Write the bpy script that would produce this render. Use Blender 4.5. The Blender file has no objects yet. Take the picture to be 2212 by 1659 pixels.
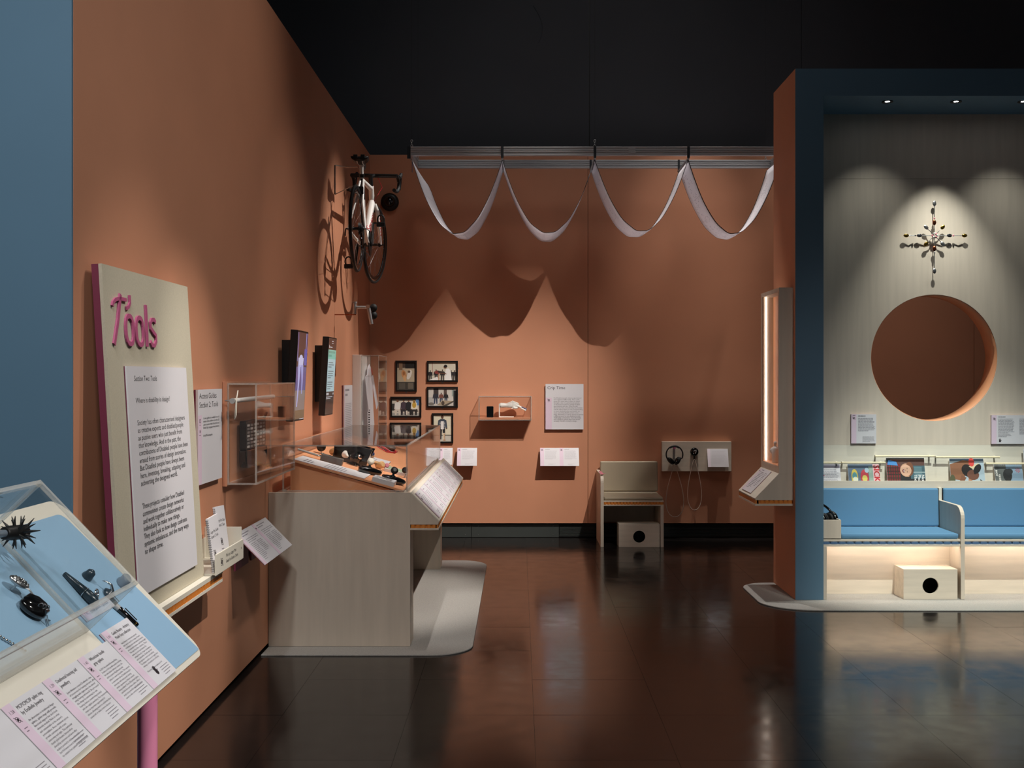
import bpy, bmesh, math, random
from mathutils import Vector, Matrix
random.seed(7)
SC = bpy.context.scene
COL = SC.collection
# ------------------------------------------------------------------ camera
F, CX, CY, H = 2290.0, 1121.0, 815.0, 1.6      # focal length in pixels of a 2212 x 1659 frame, vanishing point, eye height
cam_d = bpy.data.cameras.new('camera'); cam = bpy.data.objects.new('camera', cam_d); COL.objects.link(cam)
cam_d.sensor_fit = 'HORIZONTAL'; cam_d.sensor_width = 36.0; cam_d.lens = 36.0*F/2212.0
cam_d.shift_x = -(CX-1106.0)/2212.0; cam_d.shift_y = (CY-829.5)/2212.0
cam_d.clip_start = 0.05; cam_d.clip_end = 60
cam.location = (0, 0, H); cam.rotation_euler = (math.pi/2, 0, 0)
SC.camera = cam
# ------------------------------------------------------------------ world, exposure
w = bpy.data.worlds.new('world'); SC.world = w; w.use_nodes = True
w.node_tree.nodes['Background'].inputs[0].default_value = (0.9, 0.95, 1.0, 1)
w.node_tree.nodes['Background'].inputs[1].default_value = 0.04
vs = SC.view_settings
vs.view_transform = 'Standard'; vs.look = 'None'; vs.gamma = 1.0; vs.use_curve_mapping = False; vs.exposure = 0.0
try:
    SC.cycles.transparent_max_bounces = 40
    SC.cycles.max_bounces = 8
except Exception: pass
# ------------------------------------------------------------------ track spots under the ceiling, plus added fill spots
def spot(name, loc, aim, power, deg, blend=0.5, radius=0.04, col=(1.0, 0.9, 0.8)):
    d = bpy.data.lights.new(name, 'SPOT'); d.energy = power; d.spot_size = math.radians(deg); d.spot_blend = blend
    d.shadow_soft_size = radius; d.color = col
    o = bpy.data.objects.new(name, d); COL.objects.link(o); o.location = loc
    o.rotation_euler = (Vector(aim)-Vector(loc)).to_track_quat('-Z', 'Y').to_euler()
    return o
WARM = (1.0, 0.93, 0.86); NEUT = (1.0, 0.97, 0.94); COOL = (0.95, 0.98, 1.0)
spot('track_or_fill_spot', (2.37, 5.62, 7.03), (-0.50, 10.55, 0.45), 2800, 23.5, 1.0, 0.025, WARM)    # photo wall, throws the banner shadow
spot('track_or_fill_spot', (2.45, 9.05, 7.40), (-1.48, 8.60, 2.10), 1500, 17, 0.8, 0.03, WARM)     # bicycle
spot('track_or_fill_spot', (2.50, 8.60, 7.40), (-1.45, 9.75, 1.15), 900, 14, 0.9, 0.03, WARM)      # garment corner
spot('track_or_fill_spot', (2.50, 4.30, 6.80), (-1.45, 4.75, 1.00), 1150, 14, 0.7, 0.03, WARM)     # access guides and wall case
spot('track_or_fill_spot', (2.50, 5.00, 6.80), (-1.40, 4.0, 1.05), 700, 17, 0.8, 0.03, WARM)       # section board
spot('track_or_fill_spot', (3.20, 0.70, 4.30), (-0.95, 2.45, 0.90), 640, 21, 0.6, 0.03, NEUT)      # sloping desk
spot('track_or_fill_spot', (2.40, 6.35, 7.30), (-1.00, 7.55, 0.75), 2100, 21, 0.7, 0.03, WARM)     # long display table
spot('track_or_fill_spot', (0.15, 7.10, 7.40), (-0.30, 7.05, 0.00), 500, 16, 0.6, 0.03, NEUT)      # carpet strip
spot('track_or_fill_spot', (2.50, 6.90, 7.40), (-1.48, 6.90, 1.70), 300, 20, 0.9, 0.03, WARM)      # screens
spot('track_or_fill_spot', (1.70, 9.55, 7.40), (1.65, 10.35, 0.7), 800, 24, 0.9, 0.05, WARM)      # chair and headphones, from overhead
spot('track_or_fill_spot', (1.25, 8.75, 6.90), (1.55, 8.10, 0.7), 600, 17, 0.5, 0.05, NEUT)        # lit cabinet shelf
spot('track_or_fill_spot', (3.3, 3.2, 6.8), (3.2, 7.55, 0.70), 2300, 20, 0.9, 0.06, (0.93, 1.0, 0.93))          # bench alcove from the front
spot('track_or_fill_spot', (-0.9, 0.2, 6.4), (-3.0, 3.52, 1.2), 620, 60, 1.0, 0.2, COOL)          # blue wall
spot('track_or_fill_spot', (2.2, 6.3, 7.6), (-1.48, 4.6, 1.3), 500, 50, 1.0, 0.25, WARM)           # added fill: general wash on the orange wall
spot('track_or_fill_spot', (0.3, -0.6, 6.2), (-0.9, 4.6, 0.5), 560, 45, 1.0, 0.5, NEUT)            # added soft fill from behind the visitor
for x_ in (-0.55, 0.7, 1.9): spot('track_or_fill_spot', (x_, 9.65, 8.30), (x_, 9.80, 3.0), 620, 17, 0.9, 0.05, NEUT)   # added to brighten the banner cloth from overhead
spot('track_or_fill_spot', (3.4, 9.2, 7.6), (3.2, 10.55, 1.1), 460, 36, 1.0, 0.1, WARM)            # added fill for the wall behind the alcove
spot('track_or_fill_spot', (2.9, -0.2, 6.6), (2.6, 7.5, 0.2), 600, 26, 1.0, 0.3, NEUT)             # added soft fill to lift the alcove front
spot('track_or_fill_spot', (0.6, 6.0, 8.2), (0.8, 10.8, 2.8), 170, 75, 1.0, 1.2, NEUT)             # added broad fill over the back wall
# ------------------------------------------------------------------ helpers
def lin(h):
    h = h.lstrip('#'); r = []
    for i in (0, 2, 4):
        v = int(h[i:i+2], 16)/255.0
        r.append(v/12.92 if v <= 0.04045 else ((v+0.055)/1.055)**2.4)
    return (r[0], r[1], r[2], 1.0)
MATS = {}
def mat(name, col, rough=0.5, metal=0.0, bump=0.0, bscale=200.0, var=0.0, vscale=3.0, spec=0.5, emit=0.0, stretch=None, coat=0.0):
    m = bpy.data.materials.new(name); m.use_nodes = True; nt = m.node_tree; b = nt.nodes['Principled BSDF']
    c = lin(col)
    b.inputs['Base Color'].default_value = c; b.inputs['Roughness'].default_value = rough
    b.inputs['Metallic'].default_value = metal; b.inputs['Specular IOR Level'].default_value = spec
    if coat: b.inputs['Coat Weight'].default_value = coat; b.inputs['Coat Roughness'].default_value = 0.05
    if emit:
        b.inputs['Emission Color'].default_value = c; b.inputs['Emission Strength'].default_value = emit
    if bump or var:
        tc = nt.nodes.new('ShaderNodeTexCoord'); mp = nt.nodes.new('ShaderNodeMapping')
        nt.links.new(tc.outputs['Object'], mp.inputs['Vector'])
        if stretch: mp.inputs['Scale'].default_value = stretch
    if var:
        n = nt.nodes.new('ShaderNodeTexNoise'); n.inputs['Scale'].default_value = vscale; n.inputs['Detail'].default_value = 6
        nt.links.new(mp.outputs['Vector'], n.inputs['Vector'])
        r = nt.nodes.new('ShaderNodeValToRGB'); r.color_ramp.elements[0].position = 0.3; r.color_ramp.elements[1].position = 0.7
        r.color_ramp.elements[0].color = tuple(max(0, x*(1-var)) for x in c[:3])+(1,)
        r.color_ramp.elements[1].color = tuple(min(1, x*(1+var)) for x in c[:3])+(1,)
        nt.links.new(n.outputs['Fac'], r.inputs['Fac']); nt.links.new(r.outputs['Color'], b.inputs['Base Color'])
    if bump:
        n2 = nt.nodes.new('ShaderNodeTexNoise'); n2.inputs['Scale'].default_value = bscale; n2.inputs['Detail'].default_value = 3
        nt.links.new(mp.outputs['Vector'], n2.inputs['Vector'])
        bp = nt.nodes.new('ShaderNodeBump'); bp.inputs['Strength'].default_value = bump; bp.inputs['Distance'].default_value = 0.002
        nt.links.new(n2.outputs['Fac'], bp.inputs['Height']); nt.links.new(bp.outputs['Normal'], b.inputs['Normal'])
    MATS[name] = m; return m
def acrylic(name, tint, gloss, milk=0.0):
    m = bpy.data.materials.new(name); m.use_nodes = True; nt = m.node_tree
    for n in list(nt.nodes):
        if n.type != 'OUTPUT_MATERIAL': nt.nodes.remove(n)
    out = [n for n in nt.nodes if n.type == 'OUTPUT_MATERIAL'][0]
    t = nt.nodes.new('ShaderNodeBsdfTransparent'); t.inputs[0].default_value = tint
    g = nt.nodes.new('ShaderNodeBsdfGlossy'); g.inputs['Roughness'].default_value = 0.02
    lw = nt.nodes.new('ShaderNodeLayerWeight'); lw.inputs['Blend'].default_value = 0.5      # Schlick reflectance, the same from both faces
    pw = nt.nodes.new('ShaderNodeMath'); pw.operation = 'POWER'; pw.inputs[1].default_value = 5.0; nt.links.new(lw.outputs['Facing'], pw.inputs[0])
    fr = nt.nodes.new('ShaderNodeMath'); fr.operation = 'MULTIPLY_ADD'; fr.inputs[1].default_value = 0.9*(1-gloss); fr.inputs[2].default_value = gloss; nt.links.new(pw.outputs[0], fr.inputs[0])
    mx = nt.nodes.new('ShaderNodeMixShader')
    nt.links.new(fr.outputs[0], mx.inputs[0]); nt.links.new(t.outputs[0], mx.inputs[1]); nt.links.new(g.outputs[0], mx.inputs[2])
    if milk:
        df = nt.nodes.new('ShaderNodeBsdfDiffuse'); df.inputs[0].default_value = (0.85, 0.84, 0.80, 1); m2 = nt.nodes.new('ShaderNodeMixShader'); m2.inputs[0].default_value = milk
        nt.links.new(mx.outputs[0], m2.inputs[1]); nt.links.new(df.outputs[0], m2.inputs[2]); mx = m2
    nt.links.new(mx.outputs[0], out.inputs['Surface']); MATS[name] = m
mat('orange', '#cb8d6c', 0.62, bump=0.06, bscale=90, var=0.035, vscale=2.2)
mat('orange_panel', '#dc9a70', 0.55)
mat('orange_flute', '#e08a3a', 0.4)
mat('blue', '#5c7d94', 0.55, bump=0.05, bscale=90, var=0.03, vscale=2.0)
mat('blue_soft', '#8cb0cb', 0.6)
mat('blue_flute', '#5a7596', 0.4)
mat('ply', '#d4c7b6', 0.5, var=0.05, vscale=3.0, stretch=(9, 9, 0.7), bump=0.04, bscale=40)
mat('ply_h', '#dacdbb', 0.5, var=0.08, vscale=3.0, stretch=(0.7, 9, 9), bump=0.04, bscale=40)
mat('ply_edge', '#b39c7c', 0.6, var=0.12, vscale=60)
mat('ply_pale', '#ddd7c8', 0.5, var=0.05, vscale=3.0, stretch=(1, 0.8, 8))
mat('mdf', '#bfb7a2', 0.7, var=0.06, vscale=180)
mat('magenta', '#742b44', 0.6)
mat('pink', '#b4567f', 0.5)
mat('pink_leg', '#ff9cc0', 0.35)
mat('white', '#d8d6da', 0.55)
mat('white_plastic', '#efede9', 0.35)
mat('offwhite', '#dcd7c8', 0.5)
mat('paper', '#e6e3e6', 0.7)
mat('black', '#0b0b0c', 0.45)
mat('black_gloss', '#060607', 0.12, coat=0.5)
mat('black_frame', '#100d0c', 0.35)
mat('rubber', '#0d0d0e', 0.65)
mat('dark_teal', '#1d2c34', 0.25)
mat('tinted', '#6f7a86', 0.1)
mat('black_wall', '#484a50', 0.8, var=0.08, vscale=0.8)
mat('ceiling_black', '#0a0a0b', 0.9)
mat('skirting', '#3a3f3d', 0.5, var=0.06, vscale=4)
mat('grille', '#0e0f10', 0.5)
mat('screw', '#9b9b98', 0.3, 0.8)
mat('alu', '#b0b0b2', 0.4, 0.35)
mat('alu_dark', '#3c3f43', 0.4, 0.6)
mat('steel', '#b8b8b8', 0.3, 0.95)
mat('chrome', '#d8d8d8', 0.12, 1.0)
mat('gold', '#c9a24e', 0.2, 1.0)
mat('copper', '#a85a3a', 0.25, 1.0)
mat('taupe', '#a79a84', 0.85, bump=0.25, bscale=600)
mat('fabric_blue', '#5b88aa', 0.85, bump=0.25, bscale=600)
mat('carpet', '#a5a19b', 0.95, bump=0.8, bscale=350, var=0.13, vscale=130)
mat('cloth', '#f0edf2', 0.8, bump=0.2, bscale=25)
m = MATS['cloth']; nt = m.node_tree; b = nt.nodes['Principled BSDF']; o_ = [n for n in nt.nodes if n.type == 'OUTPUT_MATERIAL'][0]
tr = nt.nodes.new('ShaderNodeBsdfTranslucent'); tr.inputs[0].default_value = (0.85, 0.83, 0.86, 1); mx = nt.nodes.new('ShaderNodeMixShader'); mx.inputs[0].default_value = 0.42
nt.links.new(b.outputs[0], mx.inputs[1]); nt.links.new(tr.outputs[0], mx.inputs[2]); nt.links.new(mx.outputs[0], o_.inputs['Surface'])
mat('cloth_black', '#131314', 0.8)
mat('cable', '#c9b6a6', 0.4)
mat('red', '#c2222c', 0.35)
mat('grey_box', '#6c645f', 0.45, 0.2)
mat('grey_light', '#9c9a97', 0.4)
mat('wood_tan', '#cfa876', 0.5)
mat('wood_rod', '#e8d9b4', 0.45)
mat('wood_dark', '#5a3320', 0.4)
mat('pink_soft', '#c97a86', 0.6)
mat('navy', '#27356a', 0.4)
mat('led', '#fff4ea', 0.5, emit=8.0)
mat('led_warm', '#fff4e8', 0.5, emit=26.0)
mat('lamp', '#ffffff', 0.5, emit=30.0)
acrylic('acrylic', (0.985, 0.985, 0.98, 1), 0.022)
acrylic('acrylic_edge', (0.92, 0.92, 0.90, 1), 0.08, 0.22)  # milky white mixed in for the light the panel edges catch
# printed ink: one colour per face, read from the mesh
m = bpy.data.materials.new('print'); m.use_nodes = True; b = m.node_tree.nodes['Principled BSDF']; b.inputs['Roughness'].default_value = 0.6
a = m.node_tree.nodes.new('ShaderNodeVertexColor'); a.layer_name = 'ink'
m.node_tree.links.new(a.outputs['Color'], b.inputs['Base Color']); MATS['print'] = m
m = bpy.data.materials.new('screen'); m.use_nodes = True; b = m.node_tree.nodes['Principled BSDF']; b.inputs['Roughness'].default_value = 0.15
a = m.node_tree.nodes.new('ShaderNodeVertexColor'); a.layer_name = 'ink'
b.inputs['Base Color'].default_value = (0.01, 0.01, 0.01, 1)
m.node_tree.links.new(a.outputs['Color'], b.inputs['Emission Color']); b.inputs['Emission Strength'].default_value = 0.75; MATS['screen'] = m

def at(px, py, s):                       # point seen at (px, py) standing where one metre spans s pixels
    return Vector(((px-CX)/s, F/s, H-(py-CY)/s))
def dist(s): return F/s
class Plane:
    def __init__(self, O, u, v):
        self.O = Vector(O); self.u = Vector(u).normalized(); self.v = Vector(v).normalized(); self.n = self.u.cross(self.v).normalized()
    def P(self, a, b, c=0.0): return self.O+self.u*a+self.v*b+self.n*c
    def hit(self, px, py, c=0.0):
        d = Vector(((px-CX)/F, 1.0, -(py-CY)/F)); o = Vector((0, 0, H))
        t = (self.O+self.n*c-o).dot(self.n)/d.dot(self.n); p = o+d*t-self.O
        return p.dot(self.u), p.dot(self.v)
    def M(self, a=0, b=0, c=0, rot=0.0):   # matrix whose x,y,z are u,v,n turned by rot about n
        cs, sn = math.cos(rot), math.sin(rot); x = self.u*cs+self.v*sn; y = -self.u*sn+self.v*cs; p = self.P(a, b, c)
        return Matrix(((x.x, y.x, self.n.x, p.x), (x.y, y.y, self.n.y, p.y), (x.z, y.z, self.n.z, p.z), (0, 0, 0, 1)))
def face_back(px, py, s): return Plane(at(px, py, s), (1, 0, 0), (0, 0, 1))       # surface facing the camera

BASE = {}
class MB:
    def __init__(self, M=None): self.v = []; self.f = []; self.c = []; self.M = M; self.smooth = []
    def add(self, vs, fs, col=None, sm=False):
        o = len(self.v)
        for p in vs:
            p = Vector(p); self.v.append(self.M @ p if self.M else p)
        for f in fs:
            self.f.append([i+o for i in f]); self.c.append(col); self.smooth.append(sm)
        return self
    def box(self, x0, x1, y0, y1, z0, z1, col=None):
        if x0 > x1: x0, x1 = x1, x0
        if y0 > y1: y0, y1 = y1, y0
        if z0 > z1: z0, z1 = z1, z0
        return self.add([(x0,y0,z0),(x1,y0,z0),(x1,y1,z0),(x0,y1,z0),(x0,y0,z1),(x1,y0,z1),(x1,y1,z1),(x0,y1,z1)],
            [(0,3,2,1),(4,5,6,7),(0,1,5,4),(1,2,6,5),(2,3,7,6),(3,0,4,7)], col)
    def prism(self, pts, d, axis, e0, e1):  # polygon pts in the two other axes, extruded along axis from e0 to e1
        def mk(a, b, e): return {'x': (e, a, b), 'y': (a, e, b), 'z': (a, b, e)}[axis]
        n = len(pts); vs = [mk(a, b, e0) for a, b in pts]+[mk(a, b, e1) for a, b in pts]
        fs = [list(range(n))[::-1], list(range(n, 2*n))]+[(i, (i+1) % n, n+(i+1) % n, n+i) for i in range(n)]
        return self.add(vs, fs)
    def tube(self, pts, r, n=10, closed=False, cap=True, sm=True):
        pts = [Vector(p) for p in pts]; k = len(pts); rs = r if isinstance(r, (list, tuple)) else [r]*k
        vs = []; fs = []; prev = None
        for i, p in enumerate(pts):
            if closed: t = pts[(i+1) % k]-pts[i-1]
            else: t = pts[min(i+1, k-1)]-pts[max(i-1, 0)]
            t.normalize()
            if prev is None:
                a = Vector((0, 0, 1)) if abs(t.z) < 0.9 else Vector((1, 0, 0)); x = t.cross(a).normalized()
            else:
                x = (prev-t*prev.dot(t)).normalized()
            y = t.cross(x); prev = x
            for j in range(n):
                g = 2*math.pi*j/n; vs.append(p+(x*math.cos(g)+y*math.sin(g))*rs[i])
        for i in range(k if closed else k-1):
            a, b = i*n, ((i+1) % k)*n
            for j in range(n): fs.append((a+j, a+(j+1) % n, b+(j+1) % n, b+j))
        self.add(vs, fs, None, sm)
        if cap and not closed:
            self.add(vs[:n], [list(range(n))[::-1]]); self.add(vs[-n:], [list(range(n))])
        return self
    def lathe(self, prof, M, n=20, sm=True):    # prof: (radius, height) pairs about the z axis of M
        vs = []; fs = []
        for r, z in prof:
            for j in range(n):
                g = 2*math.pi*j/n; vs.append(M @ Vector((r*math.cos(g), r*math.sin(g), z)))
        for i in range(len(prof)-1):
            for j in range(n): fs.append((i*n+j, i*n+(j+1) % n, (i+1)*n+(j+1) % n, (i+1)*n+j))
        self.add(vs, fs, None, sm)
        for i in (0, len(prof)-1):
            if prof[i][0] > 1e-4:
                ring = vs[i*n:(i+1)*n]; self.add(ring, [list(range(n)) if i else list(range(n))[::-1]])
        return self
    def ball(self, M, n=14):                     # unit ball seen through M
        return self.lathe([(math.sin(math.pi*i/n) if 0 < i < n else 1e-5, -math.cos(math.pi*i/n)) for i in range(n+1)], M, n+4)
    def ring(self, M, R, r, n=40, k=10):
        return self.tube([M @ Vector((R*math.cos(2*math.pi*i/n), R*math.sin(2*math.pi*i/n), 0)) for i in range(n)], r, k, True)
    def build(self, name, material, parent=None, bevel=0.0, smooth=False, origin=None, solid=0.0):
        if parent is not None: o0 = BASE[parent.name]
        elif origin is not None: o0 = Vector(origin)
        else:
            lo = [min(p[i] for p in self.v) for i in range(3)]; hi = [max(p[i] for p in self.v) for i in range(3)]
            o0 = Vector(((lo[0]+hi[0])/2, (lo[1]+hi[1])/2, lo[2]))
        me = bpy.data.meshes.new(name); me.from_pydata([tuple(p-o0) for p in self.v], [], self.f)
        if any(self.smooth) or smooth:
            me.polygons.foreach_set('use_smooth', [bool(s or smooth) for s in self.smooth])
        if any(c is not None for c in self.c):
            at_ = me.color_attributes.new('ink', 'FLOAT_COLOR', 'CORNER'); buf = []
            for p in me.polygons:
                c = self.c[p.index] or (1, 1, 1, 1)
                for _ in range(p.loop_total): buf.extend(c)
            at_.data.foreach_set('color', buf)
        me.materials.append(MATS[material]); me.update()
        o = bpy.data.objects.new(name, me); COL.objects.link(o)
        if parent is not None: o.parent = parent
        else: o.location = o0
        BASE[o.name] = o0
        if solid:
            q = o.modifiers.new('thickness', 'SOLIDIFY'); q.thickness = solid
        if bevel:
            q = o.modifiers.new('edges', 'BEVEL'); q.width = bevel; q.segments = 2; q.limit_method = 'ANGLE'
        return o
def tag(o, label, cat, group=None):
    o['label'] = label; o['category'] = cat
    if group: o['group'] = group
    return o
def thing(name, loc, label, cat, group=None):
    o = bpy.data.objects.new(name, None); COL.objects.link(o); o.location = loc; o.empty_display_size = 0.05
    BASE[o.name] = Vector(loc); return tag(o, label, cat, group)
def struct(o): o['kind'] = 'structure'; return o
def bx(name, material, parent, x0, x1, y0, y1, z0, z1, bevel=0.0):
    return MB().box(x0, x1, y0, y1, z0, z1).build(name, material, parent, bevel)

# ------------------------------------------------------------------ printing: lettering and flat pictures as thin inked faces
TXT = {}
def glyphs(s, res=2):
    k = (s, res)
    if k not in TXT:
        cu = bpy.data.curves.new('t', 'FONT'); cu.body = s; cu.size = 1.0; cu.resolution_u = res
        ob = bpy.data.objects.new('t', cu); COL.objects.link(ob)
        me = bpy.data.meshes.new_from_object(ob)
        TXT[k] = ([(p.co.x, p.co.y) for p in me.vertices], [tuple(f.vertices) for f in me.polygons])
        bpy.data.objects.remove(ob); bpy.data.curves.remove(cu); bpy.data.meshes.remove(me)
    return TXT[k]
class Print:
    def __init__(self, plane, a=0, b=0, c=0, w=1.0, h=1.0):   # unit of length: metre, origin bottom left
        self.pl = plane; self.a, self.b, self.c = a, b, c; self.w, self.h = w, h; self.mb = MB(); self.k = 0
    def z(self):
        self.k += 1; return self.c+0.00025+0.00004*self.k
    def poly(self, pts, col):
        z = self.z(); self.mb.add([self.pl.P(self.a+x, self.b+y, z) for x, y in pts], [list(range(len(pts)))], lin(col)); return self
    def rect(self, x0, y0, x1, y1, col):
        if x0 > x1: x0, x1 = x1, x0
        if y0 > y1: y0, y1 = y1, y0
        return self.poly([(x0, y0), (x1, y0), (x1, y1), (x0, y1)], col)
    def ell(self, x, y, rx, ry, col, rot=0.0, n=14):
        cs, sn = math.cos(rot), math.sin(rot); pts = []
        for i in range(n):
            g = 2*math.pi*i/n; p, q = rx*math.cos(g), ry*math.sin(g); pts.append((x+p*cs-q*sn, y+p*sn+q*cs))
        return self.poly(pts, col)
    def ringp(self, x, y, r, t, col, n=18):
        z = self.z(); vs = []; fs = []
        for i in range(n):
            g = 2*math.pi*i/n
            for q in (r, r-t): vs.append(self.pl.P(self.a+x+q*math.cos(g), self.b+y+q*math.sin(g), z))
        for i in range(n): j = (i+1) % n; fs.append((2*i, 2*j, 2*j+1, 2*i+1))
        self.mb.add(vs, fs, lin(col)); return self
    def text(self, s, x, y, size, col='#1a1719', width=None, rot=0.0, res=2, bold=0.0):
        vs, fs = glyphs(s, res)
        if not vs: return self
        k = 1.0
        if width: k = width/(max(p[0] for p in vs)*size)
        z = self.z(); cs, sn = math.cos(rot), math.sin(rot)
        for dx in ((0.0, bold) if bold else (0.0,)):
            self.mb.add([self.pl.P(self.a+x+(p[0]*size*k+dx)*cs-p[1]*size*sn, self.b+y+(p[0]*size*k+dx)*sn+p[1]*size*cs, z) for p in vs], fs, lin(col))
        return self
    def lines(self, x, y, w, n, pitch, t=None, col='#6d6a70', seed=1, last=0.6):  # unreadably small copy: word-long strokes
        r = random.Random(seed); t = t or pitch*0.42; z = self.z(); c = lin(col)
        for i in range(n):
            W = w*(last if i == n-1 else r.uniform(0.84, 1.0)); p = 0.0
            while p < W:
                L = min(r.uniform(0.05, 0.19)*w, W-p)
                if L > 0.01*w:
                    yy = y-i*pitch; self.mb.add([self.pl.P(self.a+x+p, self.b+yy, z), self.pl.P(self.a+x+p+L, self.b+yy, z),
                        self.pl.P(self.a+x+p+L, self.b+yy+t, z), self.pl.P(self.a+x+p, self.b+yy+t, z)], [(0, 1, 2, 3)], c)
                p += L+0.018*w
        return self
    def icon(self, x, y, r):                     # little crossed eye mark
        self.ringp(x, y, r, r*0.16, '#3a3238'); self.ell(x, y, r*0.7, r*0.42, '#2c262b', 0.6)
        self.poly([(x-r*1.25, y+r*1.05), (x-r*1.1, y+r*1.2), (x+r*1.25, y-r*1.05), (x+r*1.1, y-r*1.2)], '#3a3238'); return self
    def hand(self, x, y, k):
        self.ell(x, y, 0.30*k, 0.36*k, '#241c22')
        for g, L in ((-0.55, .62), (-0.2, .78), (0.1, .8), (0.4, .7), (1.1, .55)):
            dx, dy = math.sin(g), math.cos(g); px, py = -dy, dx
            self.poly([(x+px*.06*k, y+py*.06*k), (x-px*.06*k, y-py*.06*k), (x+dx*L*k-px*.05*k, y+dy*L*k-py*.05*k), (x+dx*L*k+px*.05*k, y+dy*L*k+py*.05*k)], '#241c22')
        return self
    def build(self, parent, name='print', material='print'): return self.mb.build(name, material, parent)
STRIPE = '#dcc6d6'
def board(name, label, cat, pl, w, h, t=0.006, face='white', edge=None, bevel=0.0, group=None):
    """flat board whose bottom-left corner is pl.O; returns the thing and a Print on its face"""
    r = thing(name, pl.P(w/2, 0, 0), label, cat, group)
    MB(pl.M()).box(0, w, 0, h, t*0.45 if edge else 0, t).build('face_sheet' if edge else 'board', face, r, bevel)
    if edge: MB(pl.M()).box(0, w, 0, h, 0, t*0.45).build('backing', edge, r)
    return r, Print(pl, 0, 0, t, w, h)
def fluted(name, material, parent, p0, p1, out, z0, z1, pitch=0.018, depth=0.006):
    """row of upright ridges along p0-p1 (xy), proud towards out"""
    a = Vector((p0[0], p0[1], 0)); b2 = Vector((p1[0], p1[1], 0)); L = (b2-a).length; u = (b2-a)/L; n = Vector((out[0], out[1], 0)); k = max(1, int(L/pitch)); pt = L/k
    mb = MB()
    for i in range(k):
        q = a+u*(i*pt); pts = [q+n*-0.02, q, q+u*pt*0.22+n*depth, q+u*pt*0.58+n*depth, q+u*pt*0.8, q+u*pt*0.8-n*0.02]
        vs = [Vector((p.x, p.y, z0)) for p in pts]+[Vector((p.x, p.y, z1)) for p in pts]
        mb.add(vs, [[5,4,3,2,1,0], [6,7,8,9,10,11]]+[(j, (j+1) % 6, 6+(j+1) % 6, 6+j) for j in range(6)])
    mb.add([a-n*0.004+Vector((0,0,z0)), b2-n*0.004+Vector((0,0,z0)), b2-n*0.004+Vector((0,0,z1)), a-n*0.004+Vector((0,0,z1)),
            a-n*0.02+Vector((0,0,z0)), b2-n*0.02+Vector((0,0,z0)), b2-n*0.02+Vector((0,0,z1)), a-n*0.02+Vector((0,0,z1))],
           [(0,1,2,3),(4,7,6,5),(0,4,5,1),(3,2,6,7),(0,3,7,4),(1,5,6,2)])
    return mb.build(name, material, parent)
def hood(parent, M, x0, x1, y0, y1, z0, z1, t=0.006, open_side=None, edge=0.006):
    """clear box of acrylic panels with polished edges, in the frame M"""
    S = {'x0': (x0, x0+t, y0, y1, z0, z1), 'x1': (x1-t, x1, y0, y1, z0, z1), 'y0': (x0+t, x1-t, y0, y0+t, z0, z1),
         'y1': (x0+t, x1-t, y1-t, y1, z0, z1), 'z0': (x0+t, x1-t, y0+t, y1-t, z0, z0+t), 'z1': (x0+t, x1-t, y0+t, y1-t, z1-t, z1)}
    for k, q in S.items():
        if k != open_side: MB(M).box(*q).build('acrylic_panel', 'acrylic', parent)
    e = edge; E = MB(M)
    for a in (x0, x1-e):
        for b_ in (y0, y1-e): E.box(a, a+e, b_, b_+e, z0, z1)
    for a in (x0, x1-e):
        for c_ in (z0, z1-e): E.box(a, a+e, y0+e, y1-e, c_, c_+e)
    for b_ in (y0, y1-e):
        for c_ in (z0, z1-e): E.box(x0+e, x1-e, b_, b_+e, c_, c_+e)
    for i, p in enumerate(E.v): pass
    c = E.v; cen = sum(c, Vector())/len(c)
    E.v = [cen+(p-cen)*1.0015 for p in c]
    E.build('polished_edge', 'acrylic_edge', parent)
# ================================================================== the setting
WX = -1.482                      # orange wall on the left
D = dist(217.0)                  # orange wall at the back
TOP = 3.815
# floor: square tiles laid as single pieces on a dark screed
fm = mat('floor_tile', '#1d1918', 0.2, spec=0.55)
nt = fm.node_tree; b = nt.nodes['Principled BSDF']
tc = nt.nodes.new('ShaderNodeNewGeometry'); n1 = nt.nodes.new('ShaderNodeTexNoise'); n1.inputs['Scale'].default_value = 2.4; n1.inputs['Detail'].default_value = 2
n2 = nt.nodes.new('ShaderNodeTexNoise'); n2.inputs['Scale'].default_value = 9; n2.inputs['Detail'].default_value = 5
nt.links.new(tc.outputs['Position'], n1.inputs['Vector']); nt.links.new(tc.outputs['Position'], n2.inputs['Vector'])
bp = nt.nodes.new('ShaderNodeBump'); bp.inputs['Strength'].default_value = 0.22; bp.inputs['Distance'].default_value = 0.004
nt.links.new(n1.outputs['Fac'], bp.inputs['Height']); nt.links.new(bp.outputs['Normal'], b.inputs['Normal'])
mr = nt.nodes.new('ShaderNodeMapRange'); mr.inputs['From Min'].default_value = 0.3; mr.inputs['From Max'].default_value = 0.7
mr.inputs['To Min'].default_value = 0.11; mr.inputs['To Max'].default_value = 0.2
nt.links.new(n2.outputs['Fac'], mr.inputs['Value']); nt.links.new(mr.outputs['Result'], b.inputs['Roughness'])
b.inputs['Specular IOR Level'].default_value = 0.6
floor = struct(MB().box(-6, 9, -2, 11.2, -0.06, -0.006).build('floor', 'black'))
tile_me = None; PX, PY = 0.595, 0.59
rt = random.Random(3)
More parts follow.
